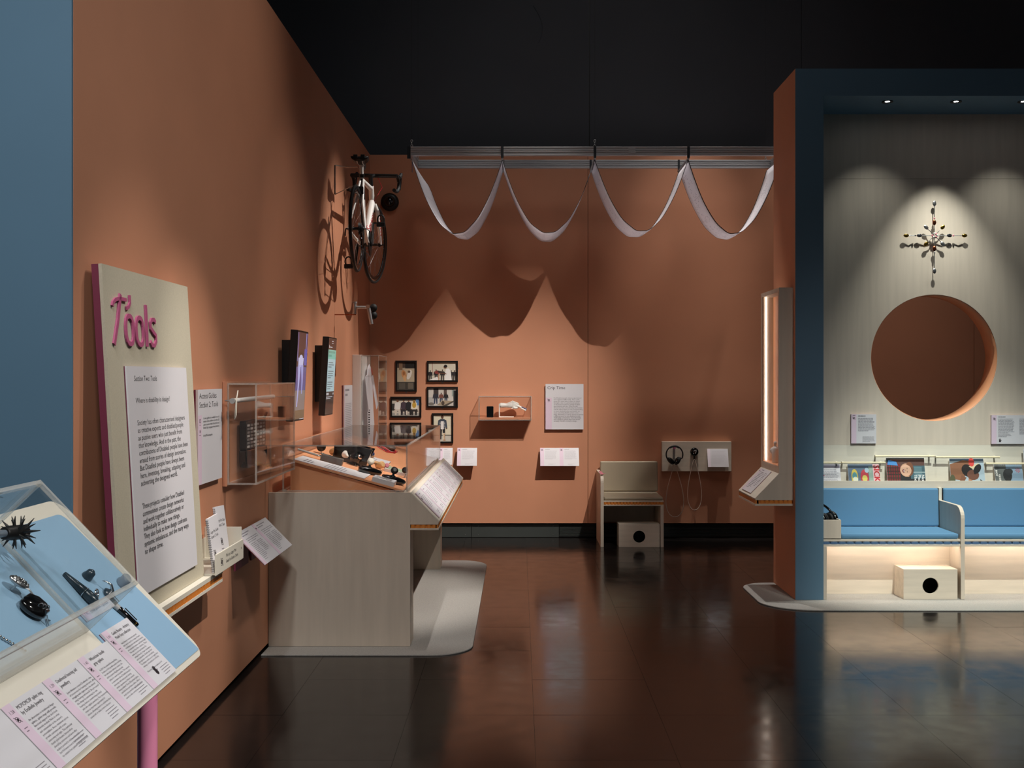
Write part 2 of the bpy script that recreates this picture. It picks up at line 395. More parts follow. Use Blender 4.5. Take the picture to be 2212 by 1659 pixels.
for i in range(-3, 11):
    for j in range(-6, 8):
        x0 = 0.07+PX*i; y0 = 6.2+PY*j
        if y0 > D+0.1 or x0 < -1.9: continue
        if tile_me is None:
            t = MB().box(-PX/2+.0006, PX/2-.0006, -PY/2+.0006, PY/2-.0006, -0.006, 0).build('tile', 'floor_tile', None, origin=(0, 0, 0)); tile_me = t.data; BASE['tile'] = Vector()
        else:
            t = bpy.data.objects.new('tile', tile_me); COL.objects.link(t)
        t.parent = floor
        t.location = Vector((x0+PX/2, y0+PY/2, 0))-floor.location
        t.rotation_euler = (rt.uniform(-1, 1)*0.0009, rt.uniform(-1, 1)*0.0009, 0)
struct(MB().box(-6, 9, -2, 11.2, 8.6, 8.7).build('ceiling', 'ceiling_black'))
wl = struct(MB().box(WX-0.14, WX-0.004, dist(649.8)+0.002, D, 0.03, TOP).build('wall_left', 'orange'))
YS = dist((CX-722)/-WX)
for y0, y1 in ((dist(649.8)+0.002, YS-0.0012), (YS+0.0012, D)): bx('panel', 'orange', wl, WX-0.004, WX, y0, y1, 0.03, TOP)
struct(MB().box(-5, WX, dist(649.8)-0.012, dist(649.8), 0.0, TOP).build('wall_front', 'blue'))
wb = struct(MB().box(WX, 7, D+0.02, D+0.06, 0.148, TOP).build('wall_back', 'black'))
for x0, x1 in ((WX, 0.6850), (0.6895, 4.528), (4.533, 7)): bx('panel', 'orange', wb, x0, x1, D, D+0.02, 0.148, TOP)
wu = struct(MB().box(-6, 9, D+0.36, D+0.4, -0.02, 8.6).build('wall_upper', 'black'))
for x0, x1 in ((-6, 0.72), (0.73, 2.9), (2.905, 9)): bx('panel', 'black_wall', wu, x0, x1, D+0.34, D+0.36, 0, 8.6)
cb = MB().tube([Vector(((1152+20*math.sin(i/9*2.6)-CX)/210.3, D+0.336, H-(12+9*i-CY)/210.3)) for i in range(10)], 0.004, 6)
tag(cb.build('wire', 'cable'), 'thin dark wire hanging in a curve on the black upper wall', 'wire').data.materials[0] = MATS['black_wall']
# skirting below the back wall: two plain panels and a louvred grille
bb = struct(MB().box(WX, 7, D+0.055, D+0.30, 0.0, 0.146).build('baseboard_back', 'black'))
xs = [WX, at(1018, 0, 217).x, at(1208, 0, 217).x]
for i in range(2):
    p = bx('skirting_panel', 'skirting', bb, xs[i]+0.002, xs[i+1]-0.002, D+0.03, D+0.054, 0.004, 0.135, 0.001)
    for x in ((xs[i]+0.18) if i == 0 else xs[i]+0.07, xs[i+1]-0.06):
        for z in (0.03, 0.115): MB(Plane((x, D+0.03, z), (1, 0, 0), (0, 0, 1)).M()).lathe([(0.004, 0), (0.003, 0.0015)], Matrix(), 8).build('screw', 'screw', p)
g = MB()
for i in range(10): g.box(xs[2]+0.004, 6.9, D+0.03, D+0.05, 0.012+i*0.0125, 0.0185+i*0.0125)
g.build('grille_slats', 'skirting', bb)['kind'] = 'stuff'
bx('grille_backing', 'grille', bb, xs[2]+0.002, 6.9, D+0.048, D+0.0545, 0.004, 0.138)
# ------------------------------------------------------------------ alcove (freestanding portal on the right)
PXL, PY0, PY1, PXR = 1.975, dist(302.4), dist(278.5), 4.375
YW = dist(282.6); ZIN = 3.61; CP = 0.010
side = struct(MB().box(PXL, PXL+0.02, PY0+0.004, PY1, CP, TOP-0.01).build('wall_right', 'orange'))
fr = struct(MB().box(PXL+0.02, 2.176, PY0, YW, CP, TOP-0.01).build('wall_alcove', 'blue'))
bx('facing', 'blue', fr, PXL, PXL+0.02, PY0, PY0+0.004, CP, TOP-0.01)
bx('pillar', 'blue', fr, 4.174, PXR, PY0, YW, CP, TOP-0.01)
bx('header', 'blue', fr, 2.176, 4.174, PY0, YW, ZIN, TOP-0.01)
# plywood back with the round opening
HC = Vector((3.174, 0, 1.749)); HR = 0.4835
def wall_hole(x0, x1, z0, z1, c, r, y0, y1, n=96):
    mb = MB(); ang = sorted([2*math.pi*i/n for i in range(n)]+[math.atan2(zz-c.z, xx-c.x) % (2*math.pi) for xx in (x0, x1) for zz in (z0, z1)])
    ci, ou = [], []
    for g in ang:
        cs, sn = math.cos(g), math.sin(g); ci.append((c.x+r*cs, c.z+r*sn)); k = 1e9
        if cs > 1e-9: k = min(k, (x1-c.x)/cs)
        if cs < -1e-9: k = min(k, (x0-c.x)/cs)
        if sn > 1e-9: k = min(k, (z1-c.z)/sn)
        if sn < -1e-9: k = min(k, (z0-c.z)/sn)
        ou.append((c.x+k*cs, c.z+k*sn))
    m_ = len(ang); vs = [(a, y0, b_) for a, b_ in ci]+[(a, y0, b_) for a, b_ in ou]+[(a, y1, b_) for a, b_ in ci]+[(a, y1, b_) for a, b_ in ou]; fs = []
    for i in range(m_):
        j = (i+1) % m_
        fs += [(i, m_+i, m_+j, j), (2*m_+i, 2*m_+j, 3*m_+j, 3*m_+i), (m_+i, 3*m_+i, 3*m_+j, m_+j), (i, j, 2*m_+j, 2*m_+i)]
    return mb.add(vs, fs)
SEAMZ = 1.6-(386-815)/282.6
pb = struct(wall_hole(2.176, 4.174, 1.083, SEAMZ-0.0008, HC, HR, YW, YW+0.02).build('wall_plywood', 'ply'))
bx('panel', 'ply', pb, 2.176, 4.174, YW, YW+0.02, SEAMZ+0.0008, ZIN)
wall_hole(2.06, 4.35, 0.02, TOP-0.02, HC, HR, YW+0.021, YW+0.20).build('core', 'orange', pb)
n = 96; tb = MB(); vs = []
for r in (HR-0.004, HR):
    for y in (YW+0.006, YW+0.202):
        for i in range(n): vs.append((HC.x+r*math.cos(2*math.pi*i/n), y, HC.z+r*math.sin(2*math.pi*i/n)))
fs = []
for i in range(n):
    j = (i+1) % n; fs += [(i, j, n+j, n+i), (i, 2*n+i, 2*n+j, j), (n+i, n+j, 3*n+j, 3*n+i), (2*n+i, 3*n+i, 3*n+j, 2*n+j)]
tb.add(vs, fs, None, True).build('reveal', 'orange_panel', pb)  # paler orange than the wall, standing for light on the rim
# downlights in the soffit
for i, (x, pw, dg) in enumerate(((2.685, 12, 84), (3.184, 125, 62), (3.675, 17, 80))):
    y = dist(296.5)
    r = thing('downlight', (x, y, ZIN), ('dark downlight in the blue soffit furthest from the round window', 'brightest dark downlight above the spoon star', 'dark downlight in the blue soffit cut by the picture edge')[i], 'light', 'downlights in the alcove soffit')
    T = Matrix.Translation((x, y, ZIN))
    MB().lathe([(0.022, 0.001), (0.022, -0.004), (0.040, -0.006), (0.040, 0.0)], T, 24).build('bezel', 'black_gloss', r)
    MB().lathe([(0.0, -0.0015), (0.016, -0.0015), (0.016, 0.0)], T, 16).build('bulb', 'lamp', r)
    spot('downlight_beam', (x, y, ZIN-0.012), (x, y+0.18, 1.6), pw, dg, 0.9, 0.015, (0.97, 1.0, 0.93))
# carpet mats
def mat_outline(name, pts, label):
    o = MB().prism(pts, 0, 'z', 0.0, CP-0.001).build(name, 'carpet', None, 0.003)
    return tag(o, label, 'mat')
def arc(cx, cy, r, g0, g1, n=8, ry=None): return [(cx+r*math.cos(math.radians(g0+(g1-g0)*i/n)), cy+(ry or r)*math.sin(math.radians(g0+(g1-g0)*i/n))) for i in range(n+1)]
y0, y1 = dist(376.7), dist(248.4)
mat_outline('carpet_mat', [(WX+0.002, y0)]+arc(-0.273-0.24, y0+0.22, 0.24, -90, 0, 10, 0.22)+arc(-0.273-0.24, y1-0.25, 0.24, 0, 90, 10, 0.25)+[(WX+0.002, y1)], 'speckled grey carpet mat with rounded corners under the long display table')
XL = 1.70
y0 = dist((1317.5-815)/1.59); y1 = dist((1258-815)/1.59)
mat_outline('carpet_mat', [(5.0, y0), (5.0, y1)]+arc(XL+0.22, y1-0.2, 0.22, 90, 180, 10, 0.2)[0:]+arc(XL+0.36, y0+0.3, 0.36, 180, 270, 10, 0.3), 'pale grey carpet mat around the foot of the blue alcove')
# ================================================================== alcove furniture
def rounded(pts_r, n=6):
    """polygon from (x, y, radius) corners"""
    out = []; k = len(pts_r)
    for i, (x, y, r) in enumerate(pts_r):
        p = Vector((x, y)); a = Vector(pts_r[i-1][:2])-p; b_ = Vector(pts_r[(i+1) % k][:2])-p
        if r <= 0: out.append((x, y)); continue
        a.normalize(); b_.normalize(); h = math.acos(max(-1, min(1, a.dot(b_))))/2; d = r/math.tan(h); c = p+(a+b_).normalized()*(r/math.sin(h))
        s0 = p+a*d-c; s1 = p+b_*d-c; g0 = math.atan2(s0.y, s0.x); g1 = math.atan2(s1.y, s1.x)
        dg = (g1-g0+math.pi) % (2*math.pi)-math.pi
        out += [(c.x+r*math.cos(g0+dg*j/n), c.y+r*math.sin(g0+dg*j/n)) for j in range(n+1)]
    return out
def cushion(parent, name, material, x0, x1, prof, bev=0.012):
    return MB().prism(prof, 0, 'x', x0, x1).build(name, material, parent, bev)
BY = PY0+0.02; BB = dist(286.4)-0.035; KB = dist(294.3)
DX0, DX1 = 3.163, 3.191
def bench(name, x0, x1, label, left_panel):
    r = thing(name, ((x0+x1)/2, BY, CP), label, 'bench', 'blue cushioned benches in the alcove')
    bx('seat_board', 'ply_h', r, x0, x1, BY, YW-0.02, 0.424, 0.438, 0.001)
    fluted('fluted_band', 'blue_flute', r, (x0+0.001, BY+0.004), (x1-0.001, BY+0.004), (0, -1), 0.403, 0.424, 0.056, 0.003)
    bx('lower_board', 'ply_h', r, x0, x1, BY, BY+0.022, 0.388, 0.403, 0.001)
    bx('kick_board', 'ply_h', r, x0+(0.028 if left_panel else 0), x1, KB, KB+0.015, CP, 0.424)
    if left_panel: bx('end_panel', 'ply', r, x0, x0+0.027, BY-0.004, YW-0.03, CP, 0.388, 0.001)
    cx0 = x0+0.135 if left_panel else x0+0.004
    cushion(r, 'seat_cushion', 'fabric_blue', cx0, x1-0.004, [(BY+0.012, 0.439), (BB+0.02, 0.439), (BB+0.02, 0.478), (BY+0.012, 0.478)], 0.014)
    cushion(r, 'back_cushion', 'fabric_blue', x0+0.004, x1-0.004, [(BB+0.002, 0.48), (BB+0.036, 0.48), (BB+0.050, 0.765), (BB+0.014, 0.765)], 0.012)
    bx('led_strip', 'led_warm', r, x0+0.04, x1-0.04, BY+0.03, BY+0.042, 0.412, 0.4235)
    return r
bench('bench', 2.177, DX0-0.001, 'blue cushioned bench beside the blue pillar with a storage tub on it', True)
bench('bench', DX1+0.001, 4.173, 'blue cushioned bench past the plywood divider, cut by the picture edge', False)
r = thing('bench_divider', ((DX0+DX1)/2, BY, CP), 'plywood panel with rounded arm between the two blue benches', 'divider')
MB().prism(rounded([(BY-0.006, CP, 0), (BB+0.03, CP, 0), (BB+0.03, 0.675, 0), (BY-0.006, 0.675, 0.085)]), 0, 'x', DX0, DX1).build('panel', 'ply', r, 0.002)
bx('back_strip', 'ply_pale', r, DX0+0.002, DX1-0.003, BB+0.03, BB+0.07, CP, 0.766, 0.001)
# magazine ledge behind the backrest
LY = BB+0.052
r = thing('magazine_ledge', (3.175, LY, 0.75), 'pale plywood magazine ledge with raised lip above the blue benches', 'shelf')
bx('lip', 'ply_h', r, 2.178, 4.172, LY, LY+0.012, 0.762, 0.817, 0.001)
bx('shelf', 'ply_h', r, 2.178, 4.172, LY+0.012, YW+0.015, 0.762, 0.775)
MB().prism([(YW-0.012, 0.775), (YW+0.0, 0.775), (YW+0.012, 1.0825), (YW+0.0, 1.0825)], 0, 'x', 2.178, 4.172).build('sloping_back', 'ply_pale', r)
sB = lambda px: (px-CX)/284.3
def rod(px0, px1, py, label):
    z = H-(py-CY)/285.5; y = LY+0.030
    r = thing('magazine_rod', (sB((px0+px1)/2), y, z), label, 'rod', 'wooden magazine rods')
    MB().tube([(sB(px0), y, z), (sB(px1), y, z)], 0.0075, 12).build('rod', 'wood_rod', r)
    for x in (sB(px0)+0.02, sB(px1)-0.02):
        bx('block', 'ply_pale', r, x-0.006, x+0.006, y+0.006, YW+0.01, z-0.006, z+0.006)
    return r
RT = 'short pale wooden rod holding the folded music sheets|pale wooden rod above the magazine with a red title|pale wooden rod above the magazine with the shouting child|pale wooden rod above the magazine with the dancer cover|low pale wooden rod above the spiral-bound booklet'.split('|')
rod(1760, 1815, 1000, RT[0]); rod(1817, 1911, 1000, RT[1]); rod(1889, 2017, 986, RT[2]); rod(2020, 2158, 988, RT[3]); rod(2128, 2330, 1002, RT[4])
def magazine(name, px0, px1, pyt, label, dy=0.0, cat='magazine', lean=0.045):
    s = 283.6; x0, x1 = (px0-CX)/s, (px1-CX)/s; zt = H-(pyt-CY)/s
    O = Vector((x0, LY+0.020+dy, 0.778)); v = Vector((0, lean, zt-0.778)); Lh = v.length
    pl = Plane(O, (1, 0, 0), v)
    r = thing(name, O+Vector(((x1-x0)/2, 0, 0)), label, cat, 'magazines on the ledge')
    MB(pl.M()).box(0, x1-x0, 0, Lh, -0.005, -0.0006).build('pages', 'paper', r)
    MB(pl.M()).box(-0.001, x1-x0+0.001, -0.001, Lh+0.001, -0.0006, 0).build('cover', 'white', r)
    return r, Print(pl, 0, 0, 0, x1-x0, Lh)
r, P = magazine('sheet_music', 1768, 1814, 1003, 'white printed sheets with a pink tag on the ledge beside the pillar', cat='paper')
P.rect(0, P.h-.028, P.w, P.h, '#8e8a98'); P.lines(0.01, P.h-.045, P.w-.02, 9, .012, col='#9a98a2', seed=4); P.rect(.0, .075, .04, .081, '#b3184f'); P.build(r)
r, P = magazine('magazine', 1831, 1898, 1003, 'blue and red patterned magazine with a red sideways title', cat='magazine')
P.rect(0, 0, P.w, P.h, '#55697e'); P.rect(P.w*.66, 0, P.w*.8, P.h*.9, '#8fa79a')
P.ell(P.w*.2, P.h*.42, .026, .06, '#c9b24a'); P.ell(P.w*.2, P.h*.45, .018, .03, '#4d8f95'); P.ell(P.w*.22, P.h*.3, .02, .02, '#d9dcc4'); P.ell(P.w*.52, P.h*.4, .032, .06, '#b5303f'); P.ell(P.w*.52, P.h*.34, .02, .026, '#d3c660'); P.ell(P.w*.6, P.h*.72, .016, .02, '#9fb7c6')
P.rect(P.w*.80, 0, P.w, P.h, '#e5b9bd'); P.text('SICK', P.w*.83, P.h*.98, .062, '#c1272d', rot=-math.pi/2, bold=.006); P.build(r)
r, P = magazine('magazine', 1914, 1996, 989, 'dark magazine showing a shouting child in a red checked shirt')
Wm, Hm = P.w, P.h
P.rect(0, 0, Wm, Hm, '#1b1a1c'); P.rect(Wm*.1, Hm*.55, Wm, Hm*.95, '#5a3b33'); P.rect(Wm*.62, Hm*.25, Wm, Hm*.72, '#41606a'); P.rect(Wm*.72, Hm*.3, Wm*.92, Hm*.68, '#5f8189'); P.rect(Wm*.7, Hm*.46, Wm, Hm*.5, '#9fb4b6')
P.poly([(0, .02), (Wm*.34, .04), (Wm*.36, Hm*.75), (Wm*.1, Hm*.9), (0, Hm*.8)], '#7a1f24')
for i in range(5): P.rect(Wm*.03+i*.018, .03, Wm*.05+i*.018, Hm*.75, '#25361f'); P.rect(0, .03+i*.026, Wm*.34, .036+i*.026, '#2a1417')
P.poly([(Wm*.02, Hm*.75), (Wm*.3, Hm*.72), (Wm*.26, Hm*.86), (Wm*.05, Hm*.92)], '#4b8fd0')
P.ell(Wm*.52, Hm*.56, .05, .052, '#c99a7c'); P.ell(Wm*.6, Hm*.6, .03, .054, '#7a4b30'); P.ell(Wm*.5, Hm*.55, .043, .044, '#dcae92'); P.ell(Wm*.44, Hm*.53, .010, .014, '#7a2026'); P.ell(Wm*.45, Hm*.53, .004, .010, '#e6d6cc'); P.ell(Wm*.535, Hm*.615, .002, .007, '#5a3a2c'); P.ell(Wm*.535, Hm*.50, .002, .007, '#5a3a2c'); P.ell(Wm*.49, Hm*.555, .006, .004, '#c38f74')
for i, tx in enumerate(('Neuro', 'Photo', 'Thera')): P.text(tx, Wm*.90-i*.028, Hm*.40, .032, '#f2f2f2', rot=-math.pi/2, bold=.002)
P.text('Tender', Wm*.12, Hm*.18, .014, '#e8e8e8', rot=-math.pi/2); P.build(r)
r, P = magazine('magazine', 2051, 2124, 991, 'pale blue magazine showing a bare-shouldered dancer in a horned mask')
Wm, Hm = P.w, P.h
P.rect(0, 0, Wm, Hm, '#a9bcc6'); P.rect(0, Hm*.92, Wm, Hm, '#33475a')
P.poly([(0, Hm*.25), (Wm*.3, Hm*.2), (Wm*.5, Hm*.45), (Wm*.62, Hm*.9), (Wm*.4, Hm*.95), (0, Hm*.8)], '#8a5c40'); P.poly([(Wm*.2, 0), (Wm*.3, 0), (Wm*.46, Hm*.3), (Wm*.32, Hm*.4)], '#7c5038'); P.poly([(Wm*.5, 0), (Wm*.62, 0), (Wm*.62, Hm*.3), (Wm*.52, Hm*.34)], '#b07c5d')
P.ell(Wm*.5, Hm*.56, .042, .05, '#17100f', .5); P.ell(Wm*.66, Hm*.4, .046, .04, '#6d4534'); P.poly([(Wm*.55, Hm*.72), (Wm*.68, Hm*.6), (Wm*.88, Hm*.8), (Wm*.84, Hm*.84), (Wm*.66, Hm*.75)], '#d9c7a2'); P.ell(Wm*.8, Hm*.62, .024, .042, '#131012', -.6); P.ell(Wm*.64, Hm*.87, .022, .034, '#d8463f'); P.ell(Wm*.05, Hm*.22, .02, .04, '#4f5136'); P.ell(Wm*.72, Hm*.45, .008, .006, '#1c1210')
P.text('ABL', Wm*.86, Hm*.24, .042, '#121012', rot=-math.pi/2-.2, bold=.004); P.build(r)
r, P = magazine('booklet', 2147, 2207, 1004, 'spiral-bound grey-blue booklet with a dark figure on its cover', cat='booklet')
Wm, Hm = P.w, P.h
P.rect(0, 0, Wm, Hm, '#7f97ab'); P.rect(0, 0, Wm*.42, Hm, '#5b5f5d'); P.ell(Wm*.45, Hm*.5, .034, .05, '#191a1b'); P.ell(Wm*.52, Hm*.66, .03, .024, '#222426', .4); P.poly([(Wm*.3, 0), (Wm*.5, Hm*.4), (Wm*.62, 0)], '#232220')
for k in range(8): P.poly([(Wm*.84, Hm*.74), (Wm*.84+.022*math.cos(k*.785), Hm*.74+.022*math.sin(k*.785)), (Wm*.84+.018*math.cos(k*.785+.3), Hm*.74+.018*math.sin(k*.785+.3))], '#b04a52')
P.text('NOT', Wm*.03, Hm*.75, .022, '#efece4', rot=-math.pi/2, bold=.002); P.text('GEOR', Wm*.13, Hm*.55, .022, '#efece4', rot=-math.pi/2, bold=.002); P.build(r)
sp = MB()
for k in range(16): sp.ring(Matrix.Translation(P.pl.P(Wm*(k+.5)/16, Hm, -0.002)) @ Matrix.Rotation(math.pi/2, 4, 'Y'), 0.005, 0.0012, 10, 5)
sp.build('spiral', 'white', r)
r, P = magazine('booklet', 2209, 2262, 970, 'pale booklet standing at the picture edge beyond the spiral-bound booklet', cat='booklet', dy=-0.01)
P.rect(0, 0, P.w, P.h, '#c7c9c9'); P.rect(.004, P.h*.8, P.w, P.h*.96, '#8f9498'); P.rect(.01, .02, P.w, P.h*.3, '#2b2425'); P.build(r)
# storage tub with ear defenders
r = thing('storage_tub', (2.245, BY+0.1, 0.438), 'open pale plywood tub on the bench end beside the blue pillar', 'box')
x0, x1, y0, y1 = 2.18, 2.309, BY+0.003, BY+0.195
for nm, q in (('front', (x0, x1, y0, y0+.009, .439, .578)), ('back', (x0, x1, y1-.009, y1, .439, .578)), ('side', (x0, x0+.009, y0+.009, y1-.009, .439, .578)), ('side', (x1-.009, x1, y0+.009, y1-.009, .439, .578)), ('bottom', (x0, x1, y0, y1, .4385, .446))):
    bx(nm, 'ply_pale' if nm != 'front' else 'ply', r, *q, 0.0008)
bx('partition', 'ply_pale', r, x0+0.009, x1-0.009, y0+0.06, y0+0.067, .446, .567)
def ear_defender(loc, rz, tilt, label):
    r = thing('ear_defender', loc, label, 'headset')
    M0 = Matrix.Translation(loc) @ Matrix.Rotation(rz, 4, 'Z') @ Matrix.Rotation(tilt, 4, 'X')
    for sx in (-1, 1):
        MB(M0).ball(Matrix.Translation((sx*.055, 0, 0)) @ Matrix.Diagonal((.03, .043, .055, 1))).build('cup', 'black_gloss', r)
        MB(M0).lathe([(.034, 0), (.036, .012), (.02, .014)], Matrix.Translation((sx*.03, 0, 0)) @ Matrix.Rotation(-sx*math.pi/2, 4, 'Y') @ Matrix.Diagonal((1.2, .95, 1, 1)), 18).build('pad', 'rubber', r)
    MB(M0).tube([(.075*math.cos(math.pi*i/14), 0, .02+.105*math.sin(math.pi*i/14)) for i in range(15)], .009, 8).build('headband', 'black_gloss', r)
    return r
ear_defender((2.240, BY+0.110, 0.575), 0.5, -0.7, 'black glossy ear defenders lying in the plywood tub')
ear_defender((2.192, BB-0.075, 0.79), 1.45, 0.1, 'black glossy ear defenders hanging on the inside of the blue pillar')
MB().tube([(2.176, BB-0.075, .900), (2.215, BB-0.075, .900)], .006, 10).build('hook', 'steel', fr)
# foot stools with a round hole
def foot_stool(name, loc, label):
    w, d, h, t = 0.386, 0.19, 0.216, 0.015
    r = thing(name, loc, label, 'stool', 'plywood foot boxes')
    o = Vector(loc); X, Y, Z = o
    q = wall_hole(X-w/2, X+w/2, Z, Z+h-t, Vector((X+.0, 0, Z+.098)), .057, Y, Y+t, 40).build('front', 'ply_h', r, 0.0008)
    bx('top', 'ply_h', r, X-w/2, X+w/2, Y, Y+d, Z+h-t, Z+h, 0.001)
    for sx in (-1, 1): bx('side', 'ply_h', r, X+sx*(w/2-t), X+sx*w/2, Y+t, Y+d, Z, Z+h-t)
    bx('back', 'black', r, X-w/2+t, X+w/2-t, Y+d-t, Y+d, Z, Z+h-t)
    return r
foot_stool('foot_stool', (at(2012, 0, 302.4).x, PY0+0.016, CP), 'plywood foot box with round hole under the blue bench')
# labels on the plywood wall
def wall_label(name, px0, px1, py0, py1, s, label, t=0.012, edge='magenta', stripe=0.2, group=None):
    O = at(px0, py1, s); O.y += t
    pl = Plane(O, (1, 0, 0), (0, 0, 1)); w_, h_ = (px1-px0)/s, (py1-py0)/s
    r, P = board(name, label, 'label', pl, w_, h_, t, 'white', edge, group=group)
    if stripe: P.rect(0, 0, w_*stripe, h_, STRIPE)
    return r, P
sw = F/(YW-0.018)
r, P = wall_label('wall_label', 1839, 1893, 895, 958, sw, 'white text label with pink stripe hanging left of the round window', 0.018)
P.icon(P.w*.1, P.h*.87, .010); P.rect(P.w*.05, P.h*.95, P.w*.16, P.h*.97, '#5d4a58'); P.lines(P.w*.27, P.h*.93, P.w*.5, 1, .012, col='#5d5a61', seed=2); P.lines(P.w*.27, P.h*.86, P.w*.68, 12, .0088, col='#8b8990', seed=3); P.lines(P.w*.45, P.h*.22, P.w*.5, 6, .0075, col='#9d9ba1', seed=5); P.build(r)
r, P = wall_label('wall_label', 2142, 2262, 897, 959, sw, 'wide white text label with pink stripe and hand mark right of the round window', 0.018, stripe=.09)
P.icon(P.w*.05, P.h*.87, .010); P.lines(P.w*.12, P.h*.93, P.w*.22, 1, .012, col='#5d5a61', seed=6); P.lines(P.w*.12, P.h*.86, P.w*.30, 13, .0088, col='#8b8990', seed=7); P.lines(P.w*.12, P.h*.33, P.w*.25, 3, .0095, col='#8b8990', seed=8); P.hand(P.w*.15, P.h*.10, .026); P.lines(P.w*.5, P.h*.86, P.w*.3, 14, .0088, col='#95939a', seed=9); P.build(r)
# star made of spoons
C = at(2018, 509, F/(YW-0.024))
star = thing('spoon_star', C, 'star sculpture of joined metal spoons and beads on the plywood wall', 'sculpture')
def spoon(M, L, material, bead=None):
    a = 0.0145
    MB(M).lathe([(1e-4, -1), (.55, -.9), (.95, -.4), (1, .05), (.8, .6), (.3, .93), (1e-4, 1)], Matrix.Translation((L, 0, .004)) @ Matrix.Rotation(math.pi/2, 4, 'Y') @ Matrix.Diagonal((.006, a, .021, 1)), 12).build('bowl', material, star)
    MB(M).tube([(0.015, 0, 0), (L*.5, 0, .006), (L-.016, 0, .002)], [.0034, .0026, .0034], 6).build('handle', 'steel', star)
ms = ['chrome', 'gold', 'copper', 'steel']
for k, (g, L) in enumerate(((0, .115), (45, .09), (90, .10), (135, .09), (180, .115), (225, .09), (270, .10), (315, .09))):
    R = Plane(C, (1, 0, 0), (0, 0, 1)).M(0, 0, 0, math.radians(g)); spoon(R, L, ms[k % 4])
    if g % 90 == 0:
        spoon(R @ Matrix.Translation((L+.015, 0, 0)), {0: .10, 90: .13, 180: .085, 270: .155}[g], ms[(k+1) % 4])
        MB(R).ball(Matrix.Translation((L+.03, 0, .004)) @ Matrix.Scale(.007, 4), 8).build('bead', 'pink_soft' if g in (90, 0) else 'chrome', star)
for k in range(9):
    MB().ball(Matrix.Translation(C+Vector((.016*math.cos(k*.8), -.008, .016*math.sin(k*.8)))) @ Matrix.Scale(.008, 4), 8).build('bead', ('chrome', 'pink_soft', 'offwhite')[k % 3], star)
MB().tube([C+Vector((0, .014, 0)), C+Vector((0, .0245, 0))], .006, 8).build('pin', 'steel', star)
MB().tube([C, C+Vector((0, .014, 0))], .004, 8).build('stem', 'steel', star)
# ------------------------------------------------------------------ lit cabinet with sloping shelf on the orange side wall
VX, VY0, VY1, VZ1, VZ0 = 1.872, dist(300.2), dist(279.4), 2.246, 0.906
r = thing('lit_cabinet', (1.85, (VY0+VY1)/2, 0.674), 'tall plywood wall cabinet with glowing orange inside and a sloping shelf', 'cabinet')
t = 0.018
bx('near_side', 'ply', r, VX, PXL-.001, VY0, VY0+t, VZ0, VZ1, 0.001); bx('far_side', 'ply', r, VX, PXL-.001, VY1-t, VY1, VZ0, VZ1, 0.001)
bx('top_board', 'ply', r, VX, PXL-.001, VY0+t, VY1-t, VZ1-.03, VZ1); bx('bottom_board', 'ply', r, VX, PXL-.001, VY0+t, VY1-t, VZ0, VZ0+.05)
for y0, y1 in ((VY0+t, VY0+t+.015), (VY1-t-.02, VY1-t)): bx('front_stile', 'ply', r, VX, VX+.012, y0, y1, VZ0+.05, VZ1-.03)
bx('back_board', 'orange_panel', r, PXL-.012, PXL-.001, VY0+t, VY1-t, VZ0+.05, VZ1-.03)
bx('floor_board', 'orange_panel', r, VX+.003, PXL-.012, VY0+t, VY1-t, VZ0+.05, VZ0+.054)
bx('led_strip', 'led', r, VX+.032, VX+.037, VY1-t-.006, VY1-t-.001, VZ0+.056, VZ1-.032)
zt, zb, XF = VZ0, 0.727, 1.699
MB().prism([(XF, zb), (VX, zt), (PXL-.001, zt), (PXL-.001, .715), (XF+.004, .715)], 0, 'y', VY0, VY1).build('shelf_body', 'ply', r, 0.001)
fluted('fluted_band', 'orange_flute', r, (XF+.006, VY1-.001), (XF+.006, VY0+.001), (-1, 0), .690, .715, .011, .004)
fluted('fluted_band', 'orange_flute', r, (XF+.006, VY0+.006), (PXL-.002, VY0+.006), (0, -1), .690, .715, .030, .005)
bx('lower_board', 'ply', r, XF, PXL-.001, VY0, VY1, .674, .690, 0.001)
v = Vector((VX-XF, 0, zt-zb)); sl = Plane((XF, VY1, zb), (0, -1, 0), v); SLh = v.length
MB(sl.M()).box(0.0, VY1-VY0, 0, SLh, 0.0, 0.002).build('sloping_top', 'ply_pale', r)
pl = Plane(sl.P(0.08, 0.02, 0.002), (0, -1, 0), v)
r2, P = board('slope_label', 'white text label lying on the sloping shelf of the lit cabinet', 'label', pl, 0.30, SLh-.03, 0.007, 'white', 'magenta')
P.rect(0, 0, .03, P.h, STRIPE); P.rect(.006, P.h*.86, .024, P.h*.9, '#4c2a40'); P.lines(.05, P.h*.93, .12, 1, .012, col='#55525a', seed=1); P.lines(.05, P.h*.84, .13, 13, .0125, col='#7d7a82', seed=11); P.lines(.20, P.h*.84, .07, 10, .0135, col='#8c8990', seed=12); P.build(r2)
z0 = VZ0+.0545; C0 = Vector((VX+.045, 7.93, z0))
r = thing('pump_bottle', C0, 'white bottle with a round wheel standing inside the lit cabinet', 'bottle')
MB().lathe([(.022, 0), (.024, .004), (.024, .105), (.017, .12), (.009, .124), (.009, .14)], Matrix.Translation(C0), 20).build('body', 'white_plastic', r)
MB().lathe([(.01, .14), (.012, .143), (.012, .155), (.006, .16)], Matrix.Translation(C0), 16).build('cap', 'white_plastic', r)
MB().lathe([(.014, 0), (.02, .006), (.026, .010), (.026, .022), (.02, .026)], Matrix.Translation(C0+Vector((-.004, .02, .088))) @ Matrix.Rotation(-math.pi/2, 4, 'X'), 20).build('wheel', 'white_plastic', r)
